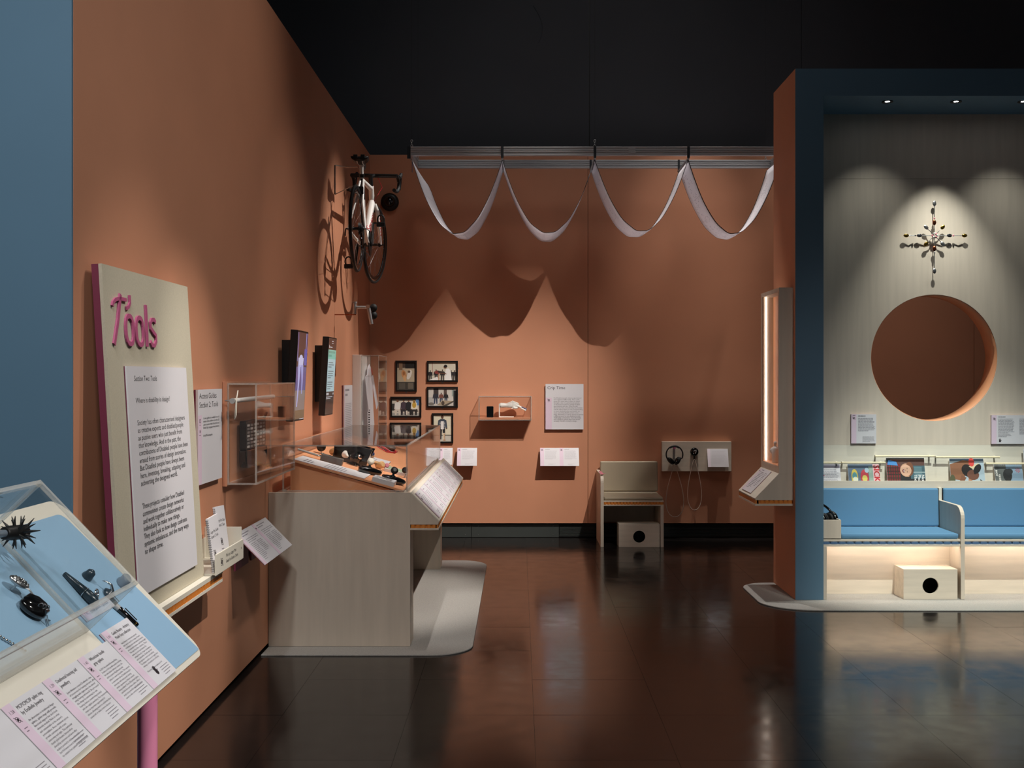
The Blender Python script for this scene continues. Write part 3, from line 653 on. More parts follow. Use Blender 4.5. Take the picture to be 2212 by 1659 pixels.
# ================================================================== chair at the back wall
CYF = dist(229.4); CYB = D-0.02
r = thing('box_chair', (1.066, CYF+.2, 0), 'box-shaped plywood armchair with taupe cushions against the orange wall', 'chair')
MB().prism(rounded([(CYF, 0, 0), (CYB, 0, 0), (CYB, .682, 0), (CYF, .682, .075)]), 0, 'x', .769, .799).build('arm_panel', 'ply', r, 0.002)
MB().prism(rounded([(CYF, 0, 0), (CYB, 0, 0), (CYB, .388, 0), (CYF, .388, 0)]), 0, 'x', 1.334, 1.363).build('end_panel', 'ply', r, 0.001)
bx('seat_board', 'ply_h', r, .799, 1.363, CYF+.004, CYB, .424, .438, 0.001)
fluted('fluted_band', 'orange_flute', r, (.80, CYF+.008), (1.363, CYF+.008), (0, -1), .401, .424, .030, .006)
bx('lower_board', 'ply_h', r, .799, 1.363, CYF+.004, CYB, .388, .401, 0.001)
bx('under_board', 'ply', r, .799, 1.334, CYB-.03, CYB-.015, .17, .388)
Yb = dist(219.2)
cushion(r, 'seat_cushion', 'taupe', .803, 1.36, [(CYF+.012, .439), (Yb+.03, .439), (Yb+.03, .474), (CYF+.012, .470)], 0.014)
cushion(r, 'back_cushion', 'taupe', .803, 1.369, [(Yb-.01, .476), (Yb+.04, .476), (Yb+.06, .77), (Yb+.015, .77)], 0.012)
pl = Plane((.755, CYF+.03, .6835), (.0, 1, 0), (-1, 0, 0))
q = MB(); q.add([(.758, CYF+.10, .71), (.77, CYF+.06, .684), (.80, CYF+.075, .684), (.79, CYF+.13, .70), (.758, CYF+.10, .712), (.77, CYF+.06, .686), (.80, CYF+.075, .686), (.79, CYF+.13, .702)], [(3,2,1,0), (4,5,6,7), (0,1,5,4), (1,2,6,5), (2,3,7,6), (3,0,4,7)])
q.add([(.762, CYF+.03, .683), (.79, CYF+.02, .683), (.822, CYF+.05, .690), (.80, CYF+.07, .686), (.762, CYF+.03, .685), (.79, CYF+.02, .685), (.822, CYF+.05, .692), (.80, CYF+.07, .688)], [(3,2,1,0), (4,5,6,7), (0,1,5,4), (1,2,6,5), (2,3,7,6), (3,0,4,7)])
tag(q.build('folded_ribbon', 'pink_soft'), 'small folded pale pink ribbon on the arm of the box chair', 'ribbon')
foot_stool('foot_stool', (at(1381, 0, 229.4).x, CYF+.004, 0), 'plywood foot box with round hole under the box chair')
# ------------------------------------------------------------------ listening panel
HX0, HX1, HZ0, HZ1, HY = 1.417, 2.105, .669, .962, D-0.05
r = thing('listening_panel', ((HX0+HX1)/2, HY, HZ0), 'plywood listening panel on the orange wall beside the box chair', 'panel')
bx('board', 'ply_h', r, HX0, HX1, HY, D-.001, HZ0, HZ1, 0.002)
hp = lambda px, py: at(px, py, F/(HY-.02))
c = hp(1456.5, 985.5)
r = thing('headphones', c, 'black headphones hanging on the plywood listening panel', 'headphones')
yy = HY-.035
MB().tube([(c.x+.082*math.cos(math.radians(-28+236*i/24)), yy, c.z+.018+.085*math.sin(math.radians(-28+236*i/24))) for i in range(25)], .0068, 8).build('headband', 'black', r)
MB().tube([(c.x+.077*math.cos(math.radians(55+70*i/10)), yy, c.z+.018+.079*math.sin(math.radians(55+70*i/10))) for i in range(11)], .008, 8).build('headband_pad', 'rubber', r)
for sx, rot in ((-1, .75), (1, -.45)):
    cc = Vector((c.x+sx*.032-.004, yy, c.z-.045))
    MB().ball(Matrix.Translation(cc) @ Matrix.Rotation(rot*sx*-sx, 4, 'Y') @ Matrix.Diagonal((.026, .03, .044, 1))).build('ear_cup', 'black_gloss', r)
    MB().ball(Matrix.Translation(cc+Vector((sx*.012, -.006, .004))) @ Matrix.Rotation(rot*sx*-sx, 4, 'Y') @ Matrix.Diagonal((.018, .03, .04, 1))).build('ear_pad', 'rubber', r)
    MB().tube([cc+Vector((sx*.02, 0, .02)), (c.x+sx*.072, yy, c.z-.022)], .006, 8).build('yoke', 'black', r)
def loop(px, py0, w, py1, label, parent=None):
    a = hp(px, py0); bz = hp(px, py1).z; pts = []
    for i in range(33):
        g = i/32*2*math.pi; k = (1-math.cos(g))/2; pts.append((a.x+w*math.sin(g)*-.5*(.25+.75*k)*1.3, HY-.03-.02*k, a.z+(bz-a.z)*k))
    return pts
MB().tube(loop(1457, 1006, .19, 1116, ''), .0028, 6).build('cable', 'cable', r)
q = thing('headphone_hook', Vector((c.x, HY, c.z)), 'clear and pink peg holding the black headphones', 'hook')
MB().tube([(c.x, HY, c.z+.082), (c.x, yy-.012, c.z+.082)], .010, 12).build('peg', 'pink', q)
MB().box(c.x-.012, c.x+.012, HY-.004, HY-.0005, c.z-.03, c.z+.095).build('plate', 'grey_light', q)
c = hp(1500, 976)
r = thing('ear_piece', c, 'round black single ear piece with white ear mark on the listening panel', 'receiver')
MB().lathe([(.02, .028), (.036, .026), (.041, .018), (.041, .006), (.034, 0)], Plane((c.x, HY-.004, c.z), (1, 0, 0), (0, 0, 1)).M(), 28).build('disc', 'black_gloss', r)
MB().tube([(c.x-.001, HY-.012, c.z-.038), (c.x-.003, HY-.012, c.z-.082)], [.009, .006], 10).build('handle', 'black', r)
P = Print(Plane((c.x, HY-.0325, c.z), (1, 0, 0), (0, 0, 1)))
z = []
for i in range(12):
    g = math.radians(-70+250*i/11); z.append((.004+.011*math.cos(g), .004+.013*math.sin(g)))
for a_, b_ in zip(z[:-1], z[1:]):
    dx, dy = b_[0]-a_[0], b_[1]-a_[1]; L = math.hypot(dx, dy); nx, ny = -dy/L*.002, dx/L*.002
    P.poly([(a_[0]+nx, a_[1]+ny), (a_[0]-nx, a_[1]-ny), (b_[0]-nx, b_[1]-ny), (b_[0]+nx, b_[1]+ny)], '#f4f4f4')
P.ell(.008, -.014, .003, .003, '#f4f4f4'); P.poly([(-.014, -.018), (-.010, -.02), (-.004, -.010), (-.008, -.008)], '#f4f4f4'); P.poly([(.013, .016), (.018, .022), (.02, .02), (.016, .014)], '#f4f4f4')
P.build(r)
MB().box(c.x-.012, c.x+.012, HY-.004, HY-.0005, c.z-.02, c.z+.02).build('mount', 'grey_light', r)
MB().tube(loop(1499.5, 992, .15, 1101, ''), .0028, 6).build('cable', 'cable', r)
a_ = at(1523, 970, F/(HY-.004)); b_ = at(1571, 1009, F/(HY-.06))
pl = Plane((a_.x+.02, HY-.055, b_.z), (1, 0, 0), (-.0, .055, a_.z-b_.z))
r, P = board('slope_label', 'blank-looking white label tilted out from the listening panel', 'label', pl, .205, Vector((0, .055, a_.z-b_.z)).length, .005, 'white', None)
P.rect(0, 0, .03, P.h, '#eadfe8'); P.lines(.045, P.h*.85, .14, 10, .013, .003, '#c9c6cc', seed=5); P.build(r)
# ================================================================== back wall: text panel, labels, case, photographs
SB = 217.6
r, P = wall_label('text_panel', 1178.5, 1260.5, 829.5, 927.5, SB, 'white text panel headed Crip Time on the orange wall', .010, stripe=0)
P.rect(0, 0, P.w*.165, P.h*.70, STRIPE); P.text('Crip Time', P.w*.045, P.h*.885, .043, '#2a262b', width=P.w*.47)
P.icon(P.w*.085, P.h*.645, .012); P.lines(P.w*.05, P.h*.60, .03, 1, .01, col='#8d7c8a', seed=3)
BODY = ['For Disabled people, time is experienced', 'and organised differently. This could', 'mean the extra time it takes to travel', 'through a city or a government system,', 'or the hours needed to arrange medical', 'appointments and care. When we talk', 'about crip time, described by the feminist', 'scholar Alison Kafer as \'the clock bending', 'to meet disabled bodies and minds\', we', 'mean something flexible and, in some', 'ways, liberating. It can be about accepting', 'a different pace to non-disabled norms,', 'challenging conventions of productivity,', 'and resting in radical ways that would', 'actually benefit society at large.']
for i, tx in enumerate(BODY): P.text(tx, P.w*.215, P.h*.68-i*P.h*.0363, .0172, '#4b474d', width=P.w*(.74*len(tx)/41.0), res=1)
P.build(r)
def slope_label(px0, px1, py0, py1, label, parts, out=.11, group='small tilted wall labels'):
    """tilted label held off the back wall: top edge near the wall, lower edge out"""
    sF = F/(D-out); a_ = at(px0, py1, sF); b_ = at(px1, py0, F/(D-.03))
    w_ = (px1-px0)/sF; v = Vector((0, out-.03, b_.z-a_.z))
    pl = Plane((a_.x, D-out, a_.z), (1, 0, 0), v)
    r, P = board('tilted_label', label, 'label', pl, w_, v.length, .006, 'white', 'magenta', group=group)
    MB().box(a_.x+.01, a_.x+w_-.01, D-.027, D-.001, b_.z-.05, b_.z-.02).build('wall_bracket', 'orange', r)
    k = w_/parts
    for i in range(parts):
        P.rect(i*k, 0, i*k+.038, P.h, STRIPE); P.icon(i*k+.019, P.h-.022, .009)
        P.lines(i*k+.05, P.h-.018, k*.4, 1, .01, col='#8a868e', seed=i+3); P.lines(i*k+.05, P.h-.034, k-.07, 10, .0095, .003, '#b5b2b8', seed=i+20); P.lines(i*k+.08, .02, k*.4, 2, .008, .0025, '#bbb8be', seed=i+30)
    P.build(r); return r
slope_label(1167, 1251, 968, 1007, 'double white label tilted from the orange wall below the text panel', 2)
slope_label(987, 1030, 968, 1006.5, 'single white label tilted from the orange wall left of the glass case', 1)
slope_label(918, 977, 968, 1004.5, 'white label tilted from the orange wall, partly behind the sloping table edge', 2)
# clear case with the hand
s0 = F/(D-.17); a_ = at(1034, 908, s0); b_ = at(1148, 856, s0)
r = thing('display_case', ((a_.x+b_.x)/2, D-.085, a_.z), 'clear acrylic wall case holding a white mannequin hand', 'case')
hood(r, Matrix(), a_.x, b_.x, D-.17, D-.002, a_.z, b_.z, .006, 'y1', .006)
bx('base_board', 'orange', r, a_.x+.007, b_.x-.007, D-.162, D-.002, a_.z+.0065, a_.z+.026)
zb = a_.z+.0265
c = at(1058.5, 0, 219.5); c = Vector((c.x, D-.11, zb))
r = thing('mobile_phone', c, 'black mobile phone standing upright in the clear wall case', 'phone')
MB().prism(rounded([(c.x-.034, zb, .008), (c.x+.034, zb, .008), (c.x+.034, zb+.110, .008), (c.x-.034, zb+.110, .008)], 4), 0, 'y', D-.114, D-.105).build('body', 'black', r, .001)
bx('screen', 'black_gloss', r, c.x-.031, c.x+.031, D-.1148, D-.1142, zb+.004, zb+.106)
x0 = at(1077.5, 0, 219.5).x
r = thing('mannequin_hand', (x0+.08, D-.09, zb), 'white mannequin hand on an L-shaped stand pointing a finger clip', 'hand')
MB().box(x0, x0+.148, D-.105, D-.075, zb, zb+.010).build('stand_foot', 'white_plastic', r, .001)
MB().box(x0, x0+.010, D-.105, D-.075, zb+.010, zb+.135).build('stand_post', 'white_plastic', r, .001)
hand_me = bpy.data.meshes.new('hand')
yh = D-.09; zc = zb+.118
J = [(x0+.002, yh, zc, .027, .027), (x0+.03, yh, zc, .027, .027), (x0+.06, yh, zc, .025, .025), (x0+.078, yh, zc, .022, .022), (x0+.10, yh, zc+.004, .030, .034), (x0+.135, yh, zc+.008, .034, .040), (x0+.162, yh, zc+.004, .030, .036)]
E = [(0, 1), (1, 2), (2, 3), (3, 4), (4, 5), (5, 6)]
def chain(root, pts):
    p = root
    for q in pts: J.append(q); E.append((p, len(J)-1)); p = len(J)-1
chain(6, [(x0+.184, yh-.014, zc-.004, .0125, .0125), (x0+.207, yh-.014, zc-.014, .011, .011), (x0+.232, yh-.014, zc-.026, .010, .010)])
for dy, dz in ((0.004, .006), (.016, .004), (.028, -.004)):
    chain(6, [(x0+.186, yh-.004+dy, zc+.008+dz, .0125, .0125), (x0+.200, yh-.004+dy, zc-.008+dz, .0115, .0115), (x0+.188, yh-.004+dy, zc-.026+dz, .0105, .0105)])
chain(4, [(x0+.128, yh-.026, zc-.016, .014, .014), (x0+.160, yh-.028, zc-.026, .012, .012), (x0+.188, yh-.024, zc-.024, .010, .010)])
o0 = BASE[r.name]
hand_me.from_pydata([tuple(Vector(j[:3])-o0) for j in J], E, [])
ho = bpy.data.objects.new('hand', hand_me); COL.objects.link(ho); ho.parent = r
sk = ho.modifiers.new('skin', 'SKIN')
for i, j in enumerate(J): hand_me.skin_vertices[0].data[i].radius = (j[3], j[4])
hand_me.skin_vertices[0].data[0].use_root = True
sd = ho.modifiers.new('sub', 'SUBSURF'); sd.levels = 2; sd.render_levels = 2
hand_me.materials.append(MATS['white_plastic'])
for m_ in ho.modifiers:
    if m_.type == 'SKIN': m_.use_smooth_shade = True
q = MB(Matrix.Translation((x0+.243, yh-.012, zc-.030)) @ Matrix.Rotation(math.radians(26), 4, 'Y'))
q.box(-.03, .032, -.014, .014, -.014, -.001).build('finger_clip', 'white_plastic', r, .004)
q = MB(Matrix.Translation((x0+.243, yh-.012, zc-.030)) @ Matrix.Rotation(math.radians(26), 4, 'Y'))
q.box(-.026, .034, -.013, .013, .001, .012).build('clip_screen', 'navy', r, .004)
# ------------------------------------------------------------------ framed photographs
def frame(px0, px1, py0, py1, label):
    s = F/(D-.022); a_ = at(px0, py1, s); w_, h_ = (px1-px0)/s, (py1-py0)/s; b = .017
    r = thing('photo_frame', (a_.x+w_/2, D-.01, a_.z), label, 'picture', 'black framed photographs')
    M = Plane((a_.x, D-.001, a_.z), (1, 0, 0), (0, 0, 1)).M()
    for q in ((0, w_, 0, b), (0, w_, h_-b, h_), (0, b, b, h_-b), (w_-b, w_, b, h_-b)): MB(M).box(*q, 0, .021).build('frame_rail', 'black_frame', r, .001)
    MB(M).box(b, w_-b, b, h_-b, 0, .008).build('mount', 'paper', r)
    for q in (-1, 1): MB(M).lathe([(.004, 0), (.003, .004)], Matrix.Translation((w_/2+q*(w_/2+.004), h_*.66, 0)), 8).build('mirror_plate', 'screw', r)
    MB(M).box(w_/2-.008, w_/2+.008, -.012, 0.0, 0, .003).build('lower_clip', 'screw', r)
    P = Print(Plane((a_.x+b, D-.009, a_.z+b), (1, 0, 0), (0, 0, 1)), 0, 0, 0, w_-2*b, h_-2*b)
    return r, P
def person(P, x, y, h, top, legs, skin='#7a4f38', hair='#1a1413', seated=False, wide=1.0):
    k = h*wide
    if seated:
        P.poly([(x-.16*k, y), (x-.07*k, y), (x-.03*k, y+.36*h), (x-.2*k, y+.36*h)], legs); P.poly([(x+.07*k, y), (x+.16*k, y), (x+.2*k, y+.36*h), (x+.03*k, y+.36*h)], legs)
        P.rect(x-.2*k, y+.28*h, x+.2*k, y+.42*h, legs)
    else:
        P.poly([(x-.12*k, y), (x-.04*k, y), (x-.005*k, y+.48*h), (x-.12*k, y+.5*h)], legs); P.poly([(x+.04*k, y), (x+.12*k, y), (x+.12*k, y+.5*h), (x+.005*k, y+.48*h)], legs)
    b0 = y+(.38 if seated else .46)*h
    P.poly([(x-.13*k, b0), (x+.13*k, b0), (x+.17*k, y+.8*h), (x+.06*k, y+.86*h), (x-.06*k, y+.86*h), (x-.17*k, y+.8*h)], top)
    P.poly([(x-.17*k, y+.8*h), (x-.12*k, y+.78*h), (x-.15*k, b0+.02*h), (x-.21*k, b0+.02*h)], top); P.poly([(x+.12*k, y+.78*h), (x+.17*k, y+.8*h), (x+.21*k, b0+.02*h), (x+.15*k, b0+.02*h)], top)
    P.ell(x-.18*k, b0, .03*h, .035*h, skin, n=8); P.ell(x+.18*k, b0, .03*h, .035*h, skin, n=8)
    P.ell(x, y+.95*h, .058*h, .075*h, hair, n=10); P.ell(x, y+.93*h, .05*h, .068*h, skin, n=10)
r, P = frame(854, 900, 779, 846, 'tall black frame with a photograph of two artificial feet')
W_, H_ = P.w, P.h
P.rect(0, 0, W_, H_, '#b9a98f'); P.rect(0, H_*.8, W_, H_, '#4a3a30'); P.rect(W_*.45, H_*.78, W_, H_, '#171412'); P.rect(W_*.1, H_*.72, W_*.3, H_*.98, '#8c6f55'); P.rect(0, 0, W_, H_*.29, '#3f3a33'); P.rect(W_*.1, .01, W_*.45, H_*.26, '#5a544a'); P.rect(W_*.6, .01, W_*.9, H_*.26, '#6b6254')
P.ell(W_*.58, H_*.66, .05, .03, '#c9b79a'); P.ell(W_*.38, H_*.56, .024, .045, '#c98f5c', .25); P.ell(W_*.42, H_*.42, .015, .03, '#d9a874', .15); P.ell(W_*.68, H_*.55, .02, .05, '#e6e0d6', -.35); P.ell(W_*.66, H_*.66, .014, .012, '#6a5648'); P.ell(W_*.37, H_*.6, .012, .02, '#a66a3c'); P.build(r)
r, P = frame(922, 989, 779.6, 825, 'wide black frame with a photograph of a person in white tending a patient')
W_, H_ = P.w, P.h
P.rect(0, 0, W_, H_, '#d8d1bd'); P.rect(W_*.13, H_*.4, W_*.145, H_, '#9a4a44'); P.rect(0, 0, W_, H_*.14, '#c9c2b2')
for x, h in ((.06, .55), (.27, .6), (.5, .6), (.82, .55), (.94, .55)): person(P, W_*x, .0, H_*h, '#241f20', '#3a3532', '#4a3125', wide=1.2)
P.poly([(W_*.0, 0), (W_*.3, H_*.2), (W_*.4, 0)], '#eeeae4'); P.ell(W_*.32, H_*.45, .03, .018, '#8a3b34'); P.ell(W_*.46, H_*.45, .04, .012, '#3a2d26', -.2)
P.poly([(W_*.58, 0), (W_*.84, 0), (W_*.80, H_*.55), (W_*.72, H_*.68), (W_*.62, H_*.62)], '#f2efea'); P.poly([(W_*.62, H_*.4), (W_*.66, H_*.34), (W_*.42, H_*.36), (W_*.42, H_*.4)], '#6d4632'); P.ell(W_*.60, H_*.76, .016, .018, '#7a513b'); P.ell(W_*.615, H_*.8, .018, .014, '#171312'); P.rect(W_*.35, .0, W_*.38, H_*.35, '#c48f6a'); P.build(r)
r, P = frame(843, 910, 857, 902, 'wide black frame with a photograph of four people sitting on a bench')
W_, H_ = P.w, P.h
P.rect(0, 0, W_, H_, '#d3cbbb'); P.rect(0, 0, W_, H_*.16, '#a9a59d'); P.rect(0, H_*.86, W_, H_, '#5a5148'); P.rect(W_*.86, H_*.6, W_*.97, H_*.98, '#5b86bb'); P.rect(W_*.0, H_*.3, W_*.1, H_*.7, '#3b3836'); P.rect(W_*.18, H_*.24, W_*.95, H_*.3, '#3e3a36')
for x, top, legs, sk in ((.2, '#eeebe5', '#d9cfc0', '#8a5a40'), (.42, '#4a3c46', '#2f2b30', '#6d4632'), (.6, '#24242a', '#1f1d1f', '#7a4f38'), (.8, '#e9e2cf', '#2a2624', '#7a4f38')): person(P, W_*x, .006, H_*.88, top, legs, sk, seated=True, wide=1.05)
P.ell(W_*.8, H_*.62, .02, .03, '#c8a03c'); P.ell(W_*.8, H_*.79, .014, .016, '#c8a03c'); P.ell(W_*.8, H_*.80, .008, .01, '#7a4f38'); P.ell(W_*.2, H_*.86, .012, .013, '#7a4f38'); P.rect(W_*.5, .01, W_*.56, H_*.3, '#e0d6c6'); P.build(r)
r, P = frame(921.7, 989, 835.7, 880.6, 'wide black frame with a photograph of people working at a long table')
W_, H_ = P.w, P.h
P.rect(0, 0, W_, H_, '#cfc9c0'); P.rect(W_*.18, H_*.5, W_*.36, H_, '#3b3433'); P.rect(W_*.55, H_*.5, W_*.66, H_*.95, '#5a4a44'); P.rect(W_*.84, H_*.55, W_*.93, H_*.97, '#9aa39b'); P.rect(W_*.9, 0, W_, H_*.9, '#1d1c1e'); P.rect(0, 0, W_*.2, H_*.5, '#b3b1ad')
for x, y, h, c_ in ((.26, .12, .68, '#2c2f3a'), (.46, .2, .55, '#7a4a3f'), (.63, .2, .55, '#1e1d20')): person(P, W_*x, H_*y, H_*h, c_, '#2f3d52', '#4a3125', wide=1.25)
P.poly([(W_*.3, H_*.05), (W_*.6, 0), (W_*.9, H_*.28), (W_*.5, H_*.32)], '#a8977f'); P.poly([(W_*.5, 0), (W_*.9, H_*.3), (W_*.93, H_*.24), (W_*.66, 0)], '#4f4840'); P.ell(W_*.52, H_*.16, .016, .022, '#4a3d34'); P.ell(W_*.1, H_*.12, .03, .014, '#77726b'); P.build(r)
r, P = frame(842, 910, 913, 958, 'wide black frame with a photograph of a workshop behind the clear case')
W_, H_ = P.w, P.h
P.rect(0, 0, W_, H_, '#cfc9be'); P.rect(0, 0, W_, H_*.25, '#9b958c')
for x, c_ in ((.15, '#3f3d42'), (.38, '#e6e1d8'), (.62, '#7c5a48'), (.85, '#2b2b30')): person(P, W_*x, H_*.08, H_*.8, c_, '#33343a', '#6d4632', wide=1.1)
P.build(r)
r, P = frame(933, 979, 892.7, 957.5, 'tall black frame with a photograph of a standing person with an artificial leg')
W_, H_ = P.w, P.h
P.rect(0, 0, W_, H_, '#ded6bd'); P.rect(0, 0, W_, H_*.22, '#c9c4b8'); P.rect(0, H_*.22, W_, H_*.25, '#5b554c'); P.rect(0, H_*.6, W_, H_*.605, '#c5bda6')
person(P, W_*.48, .02, H_*.9, '#3d4653', '#1d1c1f', '#5a3a2b')
P.rect(W_*.40, H_*.46, W_*.56, H_*.76, '#e9e6e2'); P.poly([(W_*.5, .02), (W_*.63, .02), (W_*.62, H_*.32), (W_*.52, H_*.32)], '#ded6bd'); P.poly([(W_*.57, H_*.05), (W_*.61, H_*.05), (W_*.62, H_*.3), (W_*.55, H_*.3)], '#c9a583'); P.ell(W_*.6, H_*.05, .014, .006, '#b88a66')
for i in range(5): P.rect(W_*.33, H_*(.5+i*.055), W_*.39, H_*(.515+i*.055), '#e6e6e6'); P.rect(W_*.58, H_*(.5+i*.055), W_*.64, H_*(.515+i*.055), '#e6e6e6')
P.build(r)
# black dome fitting high on the back wall
c = at(842, 436.5, F/(D-.03)); M = Plane((c.x, D-.001, c.z), (1, 0, 0), (0, 0, 1)).M()
r = thing('dome_camera', (c.x, D, c.z), 'round black glossy dome fitting high on the orange wall beside the bicycle', 'camera')
MB(M).lathe([(.085, 0), (.090, .02), (.088, .045), (.07, .06), (.055, .062)], Matrix(), 32).build('housing', 'black', r)
MB(M).ball(Matrix.Translation((0, 0, .05)) @ Matrix.Scale(.055, 4)).build('dome', 'black_gloss', r)
# ================================================================== hanging frame with the draped banner
FY, BY2, FZ0, FZ1 = dist(240), dist(225.4), 3.598, 3.676
PK = [-.965, -.150, .684, 1.526, 2.36]
r = thing('hanging_frame', (.7, (FY+BY2)/2, FZ0), 'aluminium rail frame hung from the ceiling above the orange corner', 'frame')
def rail(name, x0, x1, y0, y1):
    mb = MB(); z0, z1 = FZ0, FZ1; ax = (x1-x0) > (y1-y0); g = .004
    mb.box(x0+(0 if ax else g), x1-(0 if ax else g), y0+(g if ax else 0), y1-(g if ax else 0), z0+.001, z1-.001)
    for a, b_ in ((0, .012), (.028, .036), (.042, .050), (.066, .078)): mb.box(x0, x1, y0, y1, z0+a, z0+b_)
    return mb.build(name, 'alu', r, .001)
rail('front_rail', -1.0, 2.44, FY, FY+.04); rail('back_rail', -.99, 2.44, BY2-.04, BY2)
rail('side_rail', -1.0, -.96, FY+.041, BY2-.041); rail('side_rail', 2.40, 2.44, FY+.041, BY2-.041)
bx('corner_plate', 'alu_dark', r, -1.006, -.975, FY-.004, FY, FZ0-.03, FZ1)
bx('joint_plate', 'alu', r, at(1358, 0, 240).x, at(1373, 0, 240).x, FY-.003, FY, FZ0+.015, FZ1-.012)
for x in PK[1:4]:
    bx('bracket', 'alu_dark', r, x-.012, x+.012, FY-.004, FY, FZ0-.024, FZ1+.004); bx('cross_bar', 'alu', r, x-.008, x+.008, FY-.002, BY2-.01, FZ0-.036, FZ0-.022); bx('bracket', 'alu_dark', r, x-.010, x+.010, BY2-.045, BY2-.041, FZ0-.036, FZ1)
for x, y in ((PK[0]-.002, FY+.02), (PK[2], FY+.02), (PK[0]+.0, BY2-.02), (2.36, BY2-.02)):
    MB().tube([(x, y, FZ1), (x, y, 8.6)], .0008, 5).build('wire', 'black', r)
    q = MB()
    for k in range(3): q.ring(Matrix.Translation((x, y, FZ1+.012+.022*k)) @ Matrix.Rotation(k*1.5, 4, 'Z') @ Matrix.Rotation(math.pi/2, 4, 'X'), .010, .0028, 14, 6)
    q.build('chain_link', 'steel', r)
ban = thing('fabric_banner', (.7, (FY+BY2)/2, 2.9), 'long white printed fabric strip with black edges draped in four loops', 'banner')
cl = MB(); ed = MB(); NS = 44; Y0, Y1 = FY+.03, BY2-.075; rr = random.Random(5); surf = []
for i in range(4):
    xa, xb = PK[i], PK[i+1]; sag = (.665, .66, .64, .665)[i]; yo = (0, .10, .02, -.01)[i]
    col = []
    for j in range(NS+1):
        t = j/NS; u = 2*t-1; c_ = (math.cosh(2.0*u)-math.cosh(2.0))/(1-math.cosh(2.0)); x = xa+(xb-xa)*(.5+.5*(u*.86+.14*u**3)); z = FZ0-.03-sag*c_
        wob = .008*math.sin(j*.55+i*1.3)*c_; n_ = c_**1.5
        ya = Y0+yo*n_+wob; yb = Y1+(yo-.02)*n_-wob*.5
        tw = .02*math.sin(i*2.1+t*5)*c_
        col.append([Vector((x+(.07*(1-t)*min(1, 4*c_)*k/4 if i == 0 else 0), ya+(yb-ya)*k/4, z+tw*(k/4-.5)+.003*math.sin(j*.9+k*1.9)*c_)) for k in range(5)])
    vs = [p for c_ in col for p in c_]; fs = [(j*5+k, (j+1)*5+k, (j+1)*5+k+1, j*5+k+1) for j in range(NS) for k in range(4)]
    cl.add(vs, fs, None, True); surf.append(col)
    for k, s_ in ((0, -1), (4, 1)):
        e = [c_[k] for c_ in col]; vs = []
        for p in e: vs += [p+Vector((0, s_*.018, 0)), p]
        ed.add(vs, [(2*j, 2*j+2, 2*j+3, 2*j+1) for j in range(NS)], None, True)
cl.build('cloth', 'cloth', ban, solid=.002); ed.build('black_edge', 'cloth_black', ban, solid=.003)
# printed marks on both faces of the strip
ink = MB(); ri = random.Random(9)
for col in surf:
    for j in range(1, NS-1):
        for k in range(1, 4):
            if ri.random() < .6:
                A, B = col[j][k], col[j+1][k]; T = (B-A); Nn = T.cross(Vector((0, 1, 0))).normalized(); W_ = Vector((0, 1, 0))
                for q in range(3):
                    o = A+T*(.2+.25*q)+W_*ri.uniform(-.02, .05); L = ri.uniform(.02, .055); wd = T*.05
                    for sg in (1, -1):
                        off = Nn*sg*.0022
                        ink.add([o+off, o+wd+off, o+wd+W_*L+off, o+W_*L+off], [(0, 1, 2, 3)], lin('#8b8794'))
        if j % 5 == 0:
            A, B = col[j][0], col[j][4]; T = (col[j+1][0]-A)*.05; Nn = T.cross(Vector((0, 1, 0))).normalized()
            for sg in (1, -1): ink.add([A+Nn*sg*.002, A+T+Nn*sg*.002, B+T+Nn*sg*.002, B+Nn*sg*.002], [(0, 1, 2, 3)], lin('#b9b5bf'))
ink.build('print', 'print', ban)
bx('blue_patch', 'navy', ban, PK[0]-.004, PK[0]-.001, Y0+.02, Y0+.05, FZ0-.14, FZ0-.05)
# ================================================================== bicycle on the left wall
BX = -1.247; BO = Vector((BX, dist(281)+.0, 2.408)); TB = Matrix.Translation(BO)
bk = thing('road_bicycle', BO, 'white and red road bicycle mounted on the orange wall', 'bicycle')
wb_ = .985; R_ = .334
def wheel(parent_name, M):
    w_ = MB(M).ring(Matrix.Rotation(math.pi/2, 4, 'Y'), R_-.012, .0125, 64, 10).build(parent_name, 'rubber', bk)
    prof = []
    q = MB(M); n = 64; vs = []
    for i in range(n):
        g = 2*math.pi*i/n
        for rr_, x in ((R_-.020, -.0105), (R_-.020, .0105), (R_-.058, .006), (R_-.062, 0), (R_-.058, -.006)): vs.append((x, rr_*math.cos(g), rr_*math.sin(g)))
    fs = []
    for i in range(n):
        for k in range(5): a, b_ = i*5, ((i+1) % n)*5; fs.append((a+k, a+(k+1) % 5, b_+(k+1) % 5, b_+k))
    q.add(vs, fs, None, True); q.build('rim', 'black_gloss', w_)
    q = MB(M)
    for i in range(20):
        g = 2*math.pi*i/20; sx = .03 if i % 2 else -.03
        q.tube([(sx, .018*math.cos(g+.5), .018*math.sin(g+.5)), (0, (R_-.058)*math.cos(g), (R_-.058)*math.sin(g))], .001, 4)
    q.build('spokes', 'steel', w_)
    MB(M).lathe([(.006, -.06), (.022, -.04), (.012, -.03), (.012, .03), (.022, .04), (.006, .06)], Matrix.Rotation(math.pi/2, 4, 'Y'), 16).build('hub', 'black', w_)
    P = MB(M)
    for g0 in (0.6, 2.7, 4.8):
        for k in range(5):
            g = g0+k*.06; P.box(.0075, .0082, 0, .006, 0, .012) if False else None
    return w_
wheel('rear_wheel', TB @ Matrix.Translation((0, 0, R_)))
steer = -math.radians(9.5)
hd_b, hd_t = Vector((0, .838, .66)), Vector((0, .79, .805))
